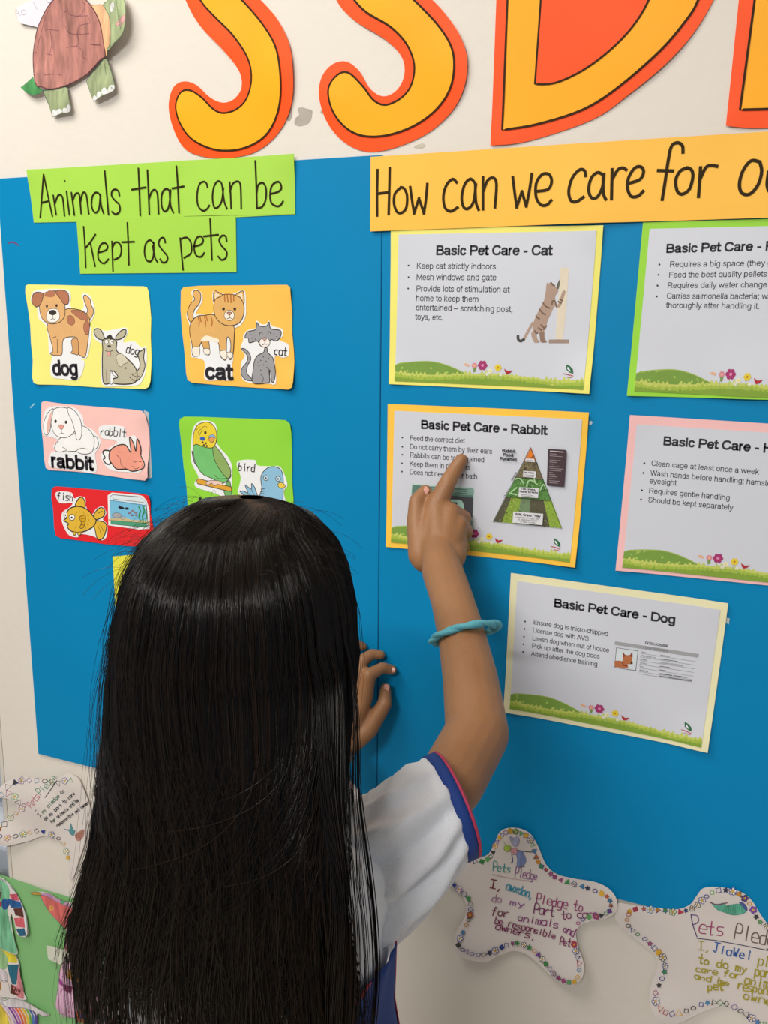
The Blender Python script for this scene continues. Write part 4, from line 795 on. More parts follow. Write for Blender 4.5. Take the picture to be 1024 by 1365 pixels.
def head_x(d):
    d.blob(800, 62, 20, 36, 'd6d6d0', '8a9490', .8); d.fill('790,50 800,70 806,95 795,98 785,75', 'f0f0ee'); d.fill('848,190 870,160 905,125 908,160 885,200 865,200', 'd9a0a0', 'b07a70', .4)
    for k in range(8): d.line([(830 + k * 8, 20 + k * 22), (845 + k * 5, 70 + k * 22)], '6f8458', .8)
tpart('neck', '640,55 680,42 725,45 760,80 795,150 812,215 815,290 795,345 775,365 765,398 740,330 725,230 690,130', 'e5b487', '8a7a4a', None, .0001)
tpart('head', '728,45 760,15 790,-15 870,-20 885,10 905,60 912,140 905,210 885,265 840,310 800,352 775,358 805,320 815,250 805,190 775,110', 'a3b285', '4a6a50', head_x, .0004)
def toes(P, strokes):
    def f(d):
        for p in P: d.fill(p, 'eceeee', None)
        for s in strokes: d.line(s, '6a7a52', .7)
    return f
tpart('leg', '605,555 650,500 740,408 765,420 790,500 812,590 808,625 740,665 664,702 640,640', GT, '3a5a58', toes(['735,655 735,625 755,610 770,630 785,595 810,592 806,625 770,650', '664,698 662,670 680,660 690,672 700,640 722,638 725,665'], ['660,520 750,470', '650,560 770,510', '660,600 780,560', '680,540 690,600', '740,440 755,520', '640,620 720,600']), -.0006, sm=False)
tpart('leg', '320,628 370,618 470,600 485,610 500,680 515,750 500,775 455,780 378,802 360,730', GT, '3a5a58', toes(['380,798 384,760 400,755 410,765 430,752 452,758 450,778', '462,775 466,748 488,745 498,720 512,745 500,772'], ['390,640 410,740', '430,640 440,740', '360,650 380,740', '460,630 480,720']), -.0006, sm=False)
tpart('tail', '165,603 210,578 258,535 270,570 285,595 320,625 300,645 255,658 210,640', '4a9a58', '2a6a48', None, -.0006, sm=False)
# name slip behind the turtle
fn2 = Fn(0.003, [(30, 35, .003, .03)])
o = sheet('name_slip', pts('128,60 200,15 330,-40 420,-40 420,60 320,150 268,190 160,165 140,140', TT), fn2, mat('slip_paper', 'e2dee8', .6), None, thick=.0003)
tag(o, 'small white paper slip with pencil writing, behind the turtle shell', 'paper slip')
d = Draw(fn2, 0, TT)
hand(d, 'Aoql', (128, 130), (285, 60), 70, 'a39ab0', .6); hand(d, 'Ta', (290, 40), (370, 10), 60, 'a39ab0', .6); d.build('handwriting', o)

# green backing paper with collage cut-outs
T12 = (0, 1150, 6.35)
fg = Fn(0.0015, [(60, 1185, .003, .03)])
gp = sheet('backing_paper', pts('-55,1148 3,1166 60,1184.5 95,1196 190,1224 196,1480 -40,1440'), fg, paper('86bf7e'), None)
tag(gp, 'plain light green backing paper behind the collages, bottom left', 'paper')
def art(name, label, outline, base, curls=(), sm=True, col='e4dcd8'):
    f = Fn(base, curls); o = sheet(name, pts(outline, T12), f, mat('collage_paper', col, .6, var=.02), None, sm=sm, thick=.0004)
    tag(o, label, 'paper collage', "children's collage cut-outs"); return o, f
# striped figure, far left
o, f = art('collage_figure', 'green coloured collage figure with a striped fin, far left', '-60,60 0,105 30,118 90,165 140,225 190,310 225,390 250,460 270,560 262,595 235,603 190,595 165,560 140,480 110,420 120,520 150,640 175,750 100,740 0,700 -60,690', .005, [(40, 1240, .006, .03), (20, 1260, .004, .04)])
d = Draw(f, 0, T12)
d.fill('-58,130 20,130 90,200 95,300 80,400 110,520 150,640 172,745 100,735 0,700 -58,690', '7dc49a', None)
for k in range(10): d.line([(5 + k * 12, 380 + k * 8), (20 + k * 15, 690 + k * 3)], '5aa880', .8)
d.line('0,110 60,150 140,225 200,330 245,450 268,570 255,600', '2c4a58', 1)
d.line('40,120 110,200 180,310 225,420 255,570', 'dfe8f2', 1.3)
d.fill('98,255 160,252 180,312 108,300', 'd85a70', None, sm=False); d.fill('75,290 190,320 205,368 110,370', '1f5fa0', None, sm=False); d.fill('130,375 205,370 225,445 150,430', '5c2f26', None, sm=False); d.fill('138,455 222,445 245,525 160,520', 'dc6470', None, sm=False); d.fill('162,540 240,528 258,590 200,598', '1f6486', None, sm=False)
d.fill('-58,180 15,180 20,220 -58,235', 'd03a50', None, sm=False); d.fill('-58,235 25,235 20,300 -58,300', '6a2026', None, sm=False); d.fill('-58,310 25,315 30,360 -58,365', 'b8303a', None, sm=False); d.fill('30,320 60,290 95,330 85,365 65,385 40,375', '1f5a9c', None)
d.build('colouring', o, CRAYON())
# lower figure with yellow cap
o, f = art('collage_figure', 'collage figure with yellow top and teal and brown patches, left edge', '-60,690 10,705 80,720 140,760 180,830 195,920 215,1020 222,1100 240,1140 205,1150 100,1130 -60,1080', .0045, [(30, 1300, .004, .03)])
d = Draw(f, 0, T12)
d.fill('10,712 80,725 140,770 165,830 85,825 70,775', 'e8d83c', None); d.fill('-58,712 10,712 70,775 85,840 60,890 10,880 -58,860', '9cc890', None); d.fill('78,850 180,845 172,960 160,1015 120,1015 95,930', '1f6880', None, sm=False)
d.fill('180,850 192,920 215,1020 218,1120 200,1140 110,1080 125,1020 165,1018', 'e8929a', None); d.fill('105,1010 195,1065 175,1118 105,1095', '6a3226', None, sm=False)
d.fill('10,885 70,915 80,990 20,985', 'd8d0d4', '6a6a70', .6); d.line('20,985 80,998 100,1090', '4a4a50', .8); d.fill('-58,990 15,990 18,1070 -58,1080', 'c08a2c', None)
d.line('10,712 100,735 165,800 192,900 220,1080', '3a3a3a', .9)
d.build('colouring', o, CRAYON())
# rainbow piece with white arm
o, f = art('collage_figure', 'collage piece with a rainbow and a long white arm, bottom left', '-60,1090 0,1100 50,1140 120,1125 200,1145 330,1200 430,1250 435,1275 400,1278 345,1255 330,1300 300,1400 260,1500 -60,1500', .006, [(60, 1340, .005, .03)])
d = Draw(f, 0, T12)
d.fill('-58,1160 20,1180 80,1290 110,1400 100,1495 -58,1495', 'e6d24a', None)
for k, c_ in enumerate(['d8c0e0', '8a4aa0', 'b86ab8', 'e0604a', 'ea8a3a', 'e8c83c', '7aba58', '4a7ab8', '5a4aa0']):
    d.line([(60 + k * 31, 1200 + k * 5), (120 + k * 26, 1290), (170 + k * 18, 1400), (190 + k * 14, 1490)], c_, 5.2)
d.fill('0,1105 50,1150 110,1132 200,1148 330,1202 425,1250 432,1272 400,1275 330,1245 220,1215 80,1205 0,1150', 'e2dde0', '5a5a60', .8)
d.line('0,1170 60,1240 110,1330 130,1495', 'e8a050', 2)
d.build('colouring', o, CRAYON())
# winged figure beside her hair
o, f = art('collage_figure', 'pink winged collage figure with mosaic patches, beside the hair', '275,245 300,235 440,238 520,280 600,320 700,330 780,420 800,560 780,720 700,780 820,880 880,1020 900,1150 1020,1280 1060,1400 1000,1420 900,1380 760,1335 690,1310 600,1275 510,1235 502,1100 515,960 540,840 570,780 575,640 570,545 490,470 430,400 380,310 355,262 290,258', .005, [(80, 1190, .006, .03), (90, 1340, .006, .03)])
d = Draw(f, 0, T12)
d.fill('360,262 430,272 520,310 640,380 700,480 640,520 575,545 490,465 430,395 385,320', 'e0706c', '4a3a4a', .8); d.fill('360,245 440,240 520,282 600,322 620,370 520,310 430,272 362,262', 'c99ac0', '5a3a5a', .7); d.fill('275,245 300,236 360,240 360,262 290,258', 'b8963a', '3a5a3a', .6)
d.blob(455, 370, 22, 28, 'e2a05a'); d.fill('540,300 570,300 575,325 550,330', '6aa07a', None)
d.fill('570,640 620,620 700,700 720,780 640,790 570,760', 'e090a0', None); d.fill('690,540 720,560 770,640 785,720 760,730 710,660 680,590', 'd8707a', None); d.fill('690,610 760,640 782,700 720,690', '6aa04a', None); d.fill('710,670 778,665 785,725 745,715', 'd8c830', None)
d.fill('540,850 640,800 760,860 860,1000 870,1150 980,1300 1000,1400 880,1370 690,1305 515,1230 505,1100 518,960', 'ddb0cc', '4a3a4a', .9)
rr = random.Random(8)
for k in range(70):
    u, v = rr.uniform(520, 860), rr.uniform(850, 1290)
    if v > 1000 or u < 720: d.line([(u, v), (u + rr.uniform(-40, 40), v + rr.uniform(-30, 30)), (u + rr.uniform(-50, 50), v + rr.uniform(-30, 30))], rr.choice(['c87ab8', 'e8d0dc', 'b86aa8', 'd890b0']), .8)
for q, c_ in [('590,885 715,930 708,1008 588,965', 'a87420'), ('550,1010 635,1035 620,1095 560,1060', '7a2458'), ('520,960 550,1000 545,1030 520,1010', 'a03a98'), ('660,1040 720,1060 710,1120 640,1090', '5a6a58'), ('730,960 800,960 790,1000 745,1005', '5a7a98'), ('650,1130 720,1090 740,1120 650,1180', '6a5a68'), ('800,1190 860,1200 850,1270 790,1230', '5a4a5a'), ('840,1240 910,1280 915,1320 880,1335 840,1290', '1f6486'), ('930,1290 985,1310 990,1350 930,1340', 'b8782c'), ('630,800 690,830 690,860 635,850', '7a98b8'), ('1000,1320 1040,1350 1040,1400 1000,1390', '8a3060')]: d.fill(q, c_, None, sm=False)
for k, c_ in enumerate(['e0603c', 'e8904a', '8a4aa0', '5a6ac0', 'ddb0cc']): d.blob(735, 1275, 75 - k * 16, 68 - k * 15, c_)
d.build('colouring', o, CRAYON())
fn3 = Fn(.0105); o = sheet('masking_tape', pts('425,675 470,680 600,720 625,760 540,835 440,790', T12), fn3, mat('masking_tape', 'd9dccb', .5), None, thick=.0002)
tag(o, 'torn pale masking tape piece on the green paper', 'tape')
# ------------------------------------------------------------------ the girl
HC = P3(316, 832, .79)                         # centre of her head
girl = empty('person', (HC[0], HC[1] + .03, 0.0), 'girl seen from behind with long black hair and white shirt, pointing at the rabbit sheet', 'person')
SKIN = mat('skin', '9a6d48', 0.5, bump=0.25, bscale=350, var=0.05, vscale=25, sub=0.12)
class Blobs:
    "closed tapered limbs, later fused into one skin"
    def __init__(s): s.bm = bmesh.new()
    def ell(s, c, r, rot=None, u=20, v=14):
        q = bmesh.ops.create_uvsphere(s.bm, u_segments=u, v_segments=v, radius=1.0)
        M = Matrix.Diagonal((*r, 1)); 
        if rot is not None: M = rot @ M
        M = Matrix.Translation(Vector(c)) @ M
        bmesh.ops.transform(s.bm, matrix=M, verts=q['verts'])
    def cap(s, a, b, ra, rb, n=16):
        a, b = Vector(a), Vector(b); d = b - a; L = d.length
        if L < 1e-6: return
        rot = d.to_track_quat('Z', 'Y').to_matrix().to_4x4(); rings = []
        prof = [(-ra * math.cos(t), ra * math.sin(t)) for t in [PI / 2 * k / 5 for k in range(0, 6)]] + [(L + rb * math.sin(t), rb * math.cos(t)) for t in [PI / 2 * k / 5 for k in range(0, 6)]]
        M = Matrix.Translation(a) @ rot
        for z, r in prof:
            if r < 1e-5: rings.append([s.bm.verts.new(M @ Vector((0, 0, z)))])
            else: rings.append([s.bm.verts.new(M @ Vector((r * math.cos(k * 2 * PI / n), r * math.sin(k * 2 * PI / n), z))) for k in range(n)])
        for p, q in zip(rings[:-1], rings[1:]):
            for k in range(n):
                k2 = (k + 1) % n
                if len(p) == 1: s.bm.faces.new([p[0], q[k2], q[k]])
                elif len(q) == 1: s.bm.faces.new([p[k], p[k2], q[0]])
                else: s.bm.faces.new([p[k], p[k2], q[k2], q[k]])
    def chain(s, P, R):
        for i in range(len(P) - 1): s.cap(P[i], P[i + 1], R[i], R[i + 1])
    def fuse(s, name, m, parent, voxel, it=6, fac=0.5):
        bmesh.ops.recalc_face_normals(s.bm, faces=s.bm.faces[:])
        me = bpy.data.meshes.new(name); s.bm.to_mesh(me); s.bm.free()
        o = bpy.data.objects.new('tmp', me); C.objects.link(o)
        r = o.modifiers.new('r', 'REMESH'); r.mode = 'VOXEL'; r.voxel_size = voxel
        w = o.modifiers.new('s', 'SMOOTH'); w.iterations = it; w.factor = fac
        me2 = bpy.data.meshes.new_from_object(o.evaluated_get(bpy.context.evaluated_depsgraph_get()))
        bpy.data.objects.remove(o); bpy.data.meshes.remove(me)
        me2.name = name; me2.polygons.foreach_set('use_smooth', [True] * len(me2.polygons))
        me2.materials.clear()
        return link(name, me2, m, parent)
def V3(p): return Vector([float(x) for x in p])
hx, hy, hz = HC
body = Blobs()
# head, jaw, nose, lips, ears; she faces the wall (+y), turned a little to her right
hd = Matrix.Rotation(-0.25, 4, 'Z')
def hp(x, y, z): v = hd @ Vector((x, y, z)); return (hx + v.x, hy + v.y, hz + v.z)
body.ell((hx, hy - .002, hz + .010), (.072, .086, .078), hd)
body.ell(hp(0, .03, -.03), (.058, .056, .07), hd)
body.ell(hp(0, .055, -.075), (.026, .026, .02), hd)
body.ell(hp(.035, .06, -.03), (.024, .02, .024), hd); body.ell(hp(-.035, .06, -.03), (.024, .02, .024), hd)
body.cap(hp(0, .083, .012), hp(0, .096, -.018), .006, .011); body.ell(hp(.009, .09, -.02), (.006, .007, .005)); body.ell(hp(-.009, .09, -.02), (.006, .007, .005))
body.ell(hp(0, .084, -.044), (.019, .009, .005), hd); body.ell(hp(0, .081, -.053), (.016, .009, .006), hd)
for s in (1, -1):
    body.ell(hp(.075 * s, -.002, -.008), (.007, .016, .026), hd @ Matrix.Rotation(-.35 * s, 4, 'Z')); body.ell(hp(.073 * s, .004, -.03), (.006, .009, .009), hd)
body.cap((hx, hy - .02, hz - .06), (hx, hy - .015, hz - .165), .045, .046)
ty = hy + .012
# trunk
for z, a, b in [(-.215, .095, .05), (-.26, .115, .07), (-.33, .108, .072), (-.40, .10, .07), (-.46, .098, .07), (-.52, .106, .075), (-.575, .112, .08), (-.63, .115, .085)]:
    body.ell((hx, ty, hz + z), (a * .9, b * .9, .05))
SR = P3(478, 1150, .865); ER = P3(636, 978, 1.005)
body.cap((hx + .04, ty + .01, hz - .225), SR, .032, .034)
body.chain([SR, P3(545, 1098, .905), P3(600, 1044, .95), ER], [.036, .036, .0345, .0345])
fore = [P3(633, 950, 1.03), P3(616, 850, 1.13), P3(590, 762, 1.245)]
body.chain([ER, fore[0], P3(627, 905, 1.07), fore[1], P3(603, 800, 1.19), fore[2]], [.0345, .0335, .0318, .0292, .0274, .0276])
wr = at(587, 752, -.098)
def A(px, py, y): return at(px, py, -y)
MI, MM, MR, MP = A(583, 672, .044), A(600, 684, .048), A(610, 700, .052), A(610, 722, .056)
body.cap(fore[2], A(584, 730, .080), .0276, .0240)
for q, r in ((MI, .0150), (MM, .0155), (MR, .0145), (MP, .0135)): body.cap(wr, q, .0225, r)
body.cap(A(566, 745, .088), MI, .019, .016); body.cap(A(603, 742, .085), MP, .019, .0145); body.cap(A(578, 730, .08), A(592, 695, .05), .021, .017)
body.chain([MI, A(597, 643, .035), A(608, 624, .020), A(615, 613, .0160)], [.0155, .0122, .0110, .0093])
body.chain([MM, A(619, 690, .026), A(608, 706, .015), A(596, 712, .018)], [.0150, .0105, .0095, .0085])
body.chain([MR, A(622, 708, .028), A(610, 722, .016), A(598, 724, .019)], [.0138, .0102, .009, .008])
body.chain([MP, A(618, 730, .032), A(606, 738, .02), A(596, 736, .024)], [.0128, .0095, .0085, .0075])
# thumb at the left side
body.chain([A(562, 740, .085), A(556, 695, .060), A(556, 668, .048), A(567, 655, .036)], [.019, .0148, .0118, .0098])
# left arm: passes in front of her, hand resting on the board right of the seam
SL = np.array([hx - .098, ty + .005, hz - .225]); EL = np.array([hx - .10, ty + .18, hz - .34])
wl = A(452, 1003, .062)
body.chain([(hx - .05, ty, hz - .19), SL], [.05, .042]); body.chain([SL, EL], [.041, .034])
body.chain([EL, (EL * .5 + wl * .5), wl], [.034, .030, .024])
LI, LM, LR_, LP = A(487, 928, .045), A(470, 912, .048), A(456, 905, .05), A(443, 910, .05)
for q, r in ((LI, .0125), (LM, .0125), (LR_, .0115), (LP, .0105)): body.cap(wl, q, .019, r)
body.chain([LI, A(492, 900, .045), A(510, 890, .026), A(523, 893, .0132)], [.0125, .0105, .0088, .0078])
body.chain([LM, A(484, 880, .034), A(496, 872, .02), A(508, 873, .0130)], [.0118, .0100, .0085, .0075])
body.chain([LR_, A(462, 870, .036), A(474, 858, .02), A(484, 862, .0128)], [.011, .0095, .008, .007])
body.chain([LP, A(440, 885, .034), A(446, 870, .02), A(452, 868, .0122)], [.010, .0085, .0075, .0065])
body.chain([A(468, 990, .055), A(492, 972, .045), A(513, 938, .032), A(514, 918, .0165)], [.018, .0145, .0115, .0088])
# legs and feet
for s in (1, -1):
    x = hx + s * .062
    body.chain([(x, ty, hz - .64), (x + s * .004, ty + .005, .46), (x + s * .004, ty - .01, .32), (x, ty + .005, .075)], [.068, .046, .045, .028])
    body.cap((x, ty - .005, .036), (x + s * .012, ty + .12, .03), .028, .022)
bodyo = body.fuse('body', SKIN, girl, 0.0024, it=9)

# nails
def nail(c, nrm, up, w, l):
    c, nrm, up = Vector(c), Vector(nrm).normalized(), Vector(up).normalized(); side = up.cross(nrm).normalized(); up = nrm.cross(side)
    bm = bmesh.new(); n = 6; g = []
    for i in range(n + 1):
        row = []
        for j in range(n + 1):
            u = (i / n - .5) * 2; v = (j / n - .5) * 2
            p = c + side * (u * w * (1 - .12 * v * v)) + up * (v * l * (1 - .25 * u * u)) - nrm * (u * u * w * .35)
            row.append(bm.verts.new(p))
        g.append(row)
    for i in range(n):
        for j in range(n): bm.faces.new([g[i][j], g[i + 1][j], g[i + 1][j + 1], g[i][j + 1]])
    bmesh.ops.recalc_face_normals(bm, faces=bm.faces[:])
    return from_bm('fingernail', bm, mat('nail', 'd8a090', .3), bodyo, sm=True)
nail(A(515, 917, .0250), (0.1, -1, .1), (0.05, -.1, 1), .0045, .006)
nail(A(566.5, 654, .0462), (-.2, -1, .25), (.6, .3, 1), .0050, .006)
nail(A(523, 893, .0214), (0.2, -1, .3), (1, .3, -.1), .0038, .0045)
# hidden face: eyes, brows, mask
for s in (1, -1):
    bm = bmesh.new(); bmesh.ops.create_uvsphere(bm, u_segments=16, v_segments=10, radius=.0115); bmesh.ops.translate(bm, verts=bm.verts[:], vec=Vector(hp(.031 * s, .072, .008)))
    eb = from_bm('eyeball', bm, mat('eye_white', 'eeeae6', .15), girl, True)
    bm = bmesh.new(); bmesh.ops.create_uvsphere(bm, u_segments=12, v_segments=8, radius=.0055); bmesh.ops.translate(bm, verts=bm.verts[:], vec=Vector(hp(.031 * s, .0795, .008)))
    from_bm('iris', bm, mat('iris', '2a1710', .1), eb, True)
    b_ = Blobs(); b_.cap(hp(.018 * s, .083, .028), hp(.045 * s, .075, .03), .0022, .0016, 8); from_bm('eyebrow', b_.bm, mat('hair_brow', '0f0b0a', .6), girl, True)

# ---- shirt: trunk and raised sleeve as lofted cloth with folds ----
SH = mat('shirt_white', 'eef2fa', 0.75, bump=0.5, bscale=900, var=0.01, sheen=.3)
NAVY = mat('cloth_royal_blue', '0e3a88', 0.7, bump=.4, bscale=900, var=.03)
PINK = mat('piping_pink', 'b43355', 0.6)
def ring_xy(c, a, b, n=72, e=2.3):
    R = []
    for k in range(n):
        t = 2 * PI * k / n; ct, st = math.cos(t), math.sin(t)
        R.append(np.array([c[0] + a * abs(ct) ** (2 / e) * np.sign(ct), c[1] + b * abs(st) ** (2 / e) * np.sign(st), c[2]]))
    return R
def interp_rows(rows, k):
    out = []; n = len(rows)
    for i in range(n - 1):
        a, b, c, d = rows[max(i - 1, 0)], rows[i], rows[i + 1], rows[min(i + 2, n - 1)]
        for j in range(k):
            t = j / k
            out.append([0.5 * (2 * q + (r - p) * t + (2 * p - 5 * q + 4 * r - s) * t * t + (3 * q - p - 3 * r + s) * t ** 3) for p, q, r, s in zip(a, b, c, d)])
    out.append(rows[-1]); return out
def loft_bm(bm, rows, closed=True, disp=None):
    G = []
    for i, r in enumerate(rows):
        c = sum(r) / len(r); L = []
        for k, p in enumerate(r):
            if disp:
                dvec = p - c; dl = np.linalg.norm(dvec); p = p + dvec / max(dl, 1e-6) * disp(i / (len(rows) - 1), k / len(r), p)
            L.append(bm.verts.new(Vector([float(x) for x in p])))
        G.append(L)
    n = len(rows[0])
    for i in range(len(G) - 1):
        for k in range(n if closed else n - 1): bm.faces.new([G[i][k], G[i][(k + 1) % n], G[i + 1][(k + 1) % n], G[i + 1][k]])
    return G
sc_ = [(-.165, .052, .05, -.01), (-.185, .07, .058, -.006), (-.205, .108, .068, 0), (-.235, .128, .078, 0), (-.29, .130, .088, 0), (-.35, .128, .092, 0), (-.42, .140, .094, 0), (-.50, .150, .098, 0), (-.58, .154, .104, 0), (-.63, .155, .106, 0)]
rows = [ring_xy((hx, ty + dy, hz + z), a, b) for z, a, b, dy in sc_]
rows = interp_rows(rows, 7)
def tdisp(u, v, p):
    a = v * 2 * PI
    return .0035 * math.sin(a * 5 + u * 9) * u + .0025 * math.sin(a * 11 - u * 6 + 2 * math.sin(u * 8)) * min(1, u * 1.5) + .002 * math.sin(u * 40 + 3 * math.sin(a * 2)) * math.exp(-((u - .45) / .2) ** 2)
bm = bmesh.new(); loft_bm(bm, rows, True, tdisp)
# collar edge
def sl_ring(p, q, t, minor, prev=None, n=96):
    P_, Q_ = P3(p[0], p[1], t), P3(q[0], q[1], t); return P_, Q_, minor
def screen_ring(p, q, tp, tq, minor, tiltd, n=96):
    "an oval hoop of cloth given by its top and bottom points; minor half-axis vector pointing back to the viewer and right"
    P_, Q_ = P3(*p, tp), P3(*q, tq); c = (P_ + Q_) / 2; m = (P_ - Q_) / 2
    k = np.array(tiltd, float); k -= m * (k.dot(m) / m.dot(m)); k = k / np.linalg.norm(k) * minor
    return [c + m * math.cos(2 * PI * i / n) + k * math.sin(2 * PI * i / n) for i in range(n)]
rr0 = [screen_ring((430, 1105), (440, 1300), .87, .87, .035, (0.0, -1, 0)),
       screen_ring((468, 1068), (488, 1289), .86, .86, .048, (0.08, -1, 0)),
       screen_ring((500, 1052), (526, 1264), .87, .87, .054, (0.2, -1, 0)),
       screen_ring((522, 1036), (556, 1230), .88, .88, .056, (0.4, -1, 0)),
       screen_ring((545, 1021), (592, 1188), .905, .90, .056, (0.6, -1, 0)),
       screen_ring((568, 1011), (621, 1146), .935, .915, .056, (0.85, -1, 0))]
sl = interp_rows(rr0, 9)
def fold(v, c, w): d_ = (v - c + .5) % 1 - .5; return math.exp(-(d_ / w) ** 2)
def sdisp(u, v, p):
    e = math.sin(PI * min(1, u * 1.0)) * (.35 + .65 * u)
    f = .0075 * fold(v, .13 + .06 * u, .022) - .006 * fold(v, .185 + .05 * u, .02) + .007 * fold(v, .245 + .035 * u, .02) - .0055 * fold(v, .30 + .02 * u, .022) + .0055 * fold(v, .355, .022) - .004 * fold(v, .40, .02)
    f += .0035 * fold(v, .07 + .03 * u, .015)
    seam = -.0022 * math.exp(-((u - .33) / .010) ** 2) + .0012 * math.exp(-((u - .345) / .010) ** 2)
    hem = .0010 * (1 if u > .93 else 0)
    return f * 2.2 * (e + .12) + seam + hem + .002 * math.sin(u * 21 + v * 30) * e
loft_bm(bm, sl, True, sdisp)
# left sleeve (hidden by the hair)
mL = [np.array([hx - .07, ty, hz - .25]), np.array([hx - .12, ty + .01, hz - .235]), SL * .6 + EL * .4 + np.array([0, 0, -.005]), SL * .25 + EL * .75]
rl = []
for i, c in enumerate(mL):
    dr_ = _n(EL - SL) if i > 1 else _n(mL[1] - mL[0]); k1 = _n(np.cross(dr_, [0, 0, 1])); k2 = np.cross(k1, dr_); rr_ = [.072, .066, .057, .056][i]
    rl.append([c + k1 * rr_ * math.cos(2 * PI * j / 48) + k2 * rr_ * math.sin(2 * PI * j / 48) for j in range(48)])
loft_bm(bm, interp_rows(rl, 6), True, lambda u, v, p: .002 * math.sin(v * 40 + u * 8) * u)
bmesh.ops.recalc_face_normals(bm, faces=bm.faces[:])
shirt = from_bm('shirt', bm, SH, girl, True)
sd = shirt.modifiers.new('cloth', 'SOLIDIFY'); sd.thickness = 0.0012; sd.offset = -1
def band(name, rows_, m, th, par):
    bm = bmesh.new(); loft_bm(bm, rows_, True); bmesh.ops.recalc_face_normals(bm, faces=bm.faces[:])
    o = from_bm(name, bm, m, par, True); s_ = o.modifiers.new('cloth', 'SOLIDIFY'); s_.thickness = th; s_.offset = 0; return o
def shift(r, vec, sc=1.0): c = sum(r) / len(r); return [c + (p - c) * sc + vec for p in r]
cn = _n(np.cross(rr0[-1][0] - rr0[-1][48], rr0[-1][24] - rr0[-1][72]));
if cn[0] < 0: cn = -cn
R = rr0[-1]
band('cuff_band', [shift(R, cn * -.002, 1.035), shift(R, cn * .004, 1.04), shift(R, cn * .0095, 1.035)], NAVY, .0016, shirt)
band('cuff_piping', [shift(R, cn * .0095, 1.042), shift(R, cn * .0113, 1.045), shift(R, cn * .0122, 1.02)], PINK, .0014, shirt)
# royal blue side panel below the arm with pink piping at its edges
def side(u, v0, v1, k): return None
zt, zb = hz - .29, hz - .63
def body_pt(z, ang, off):
    zs_ = [s[0] for s in sc_][::-1]; a = np.interp(z - hz, zs_, [s[1] for s in sc_][::-1]); b = np.interp(z - hz, zs_, [s[2] for s in sc_][::-1])
    ct, st = math.cos(ang), math.sin(ang); e = 2.3
    return np.array([hx + (a + off) * abs(ct) ** (2 / e) * np.sign(ct), ty + (b + off) * abs(st) ** (2 / e) * np.sign(st), z])
def strip(name, a0, a1, off, m, n=14, zt=zt, wid=None):
    bm = bmesh.new(); rws = []
    for i in range(40):
        z = zt + (zb - .003 - zt) * i / 39; k = i / 39
        lo = a0(k); hi = a1(k); rws.append([body_pt(z, lo + (hi - lo) * j / n, off + .001 * math.sin(j * 1.1 + i * .15)) for j in range(n + 1)])
    loft_bm(bm, rws, False); bmesh.ops.recalc_face_normals(bm, faces=bm.faces[:])
    o = from_bm(name, bm, m, shirt, True); s_ = o.modifiers.new('cloth', 'SOLIDIFY'); s_.thickness = .0012; s_.offset = 1; return o
back = lambda k: -.25 - 1.0 * min(k * 2.6, 1) ** .8; front = lambda k: .25 + .25 * k
strip('side_panel', back, front, .005, NAVY)
strip('side_piping', lambda k: back(k) - .03, lambda k: back(k) + .015, .0062, PINK, 3)
strip('side_piping', lambda k: front(k) - .015, lambda k: front(k) + .03, .0062, PINK, 3)
# shorts, socks, shoes
bm = bmesh.new()
loft_bm(bm, interp_rows([ring_xy((hx, ty, hz - .56), .118, .086, 48), ring_xy((hx, ty, hz - .66), .146, .102, 48), ring_xy((hx, ty, hz - .74), .148, .106, 48)], 5))
for s in (1, -1):
    loft_bm(bm, interp_rows([ring_xy((hx + s * .064, ty, hz - .71), .072, .096, 40), ring_xy((hx + s * .07, ty, hz - .80), .076, .088, 40), ring_xy((hx + s * .072, ty, hz - .95), .078, .084, 40)], 6), True, lambda u, v, p: .003 * math.sin(v * 38))
bmesh.ops.recalc_face_normals(bm, faces=bm.faces[:])
o = from_bm('shorts', bm, NAVY, girl, True); s_ = o.modifiers.new('cloth', 'SOLIDIFY'); s_.thickness = .0015
for s in (1, -1):
    x = hx + s * .062
    b_ = Blobs(); b_.cap((x, ty + .002, .16), (x, ty, .07), .034, .034); so = from_bm('sock', b_.bm, mat('sock_white', 'e6e6e6', .9), girl, True)
    b_ = Blobs(); b_.cap((x, ty - .012, .042), (x + s * .006, ty + .05, .045), .037, .036); b_.cap((x + s * .006, ty + .05, .04), (x + s * .012, ty + .125, .034), .036, .030)
    sho = b_.fuse('shoe', mat('shoe_white', 'dcdcda', .5), girl, .004, 4)
    bm = bmesh.new(); boxm(bm, x - .036 + s * .006, x + .036 + s * .006, ty - .05, ty + .158, 0.0, .014, .006); from_bm('sole', bm, mat('sole', 'c4c0b8', .7), sho)

# ---- turquoise twisted hair tie worn on the forearm ----
cA, cB, cF = P3(575, 852, 1.11), P3(655, 833, 1.15), None
cc = P3(617, 845, 1.137); ax = _n(fore[2] - fore[1])
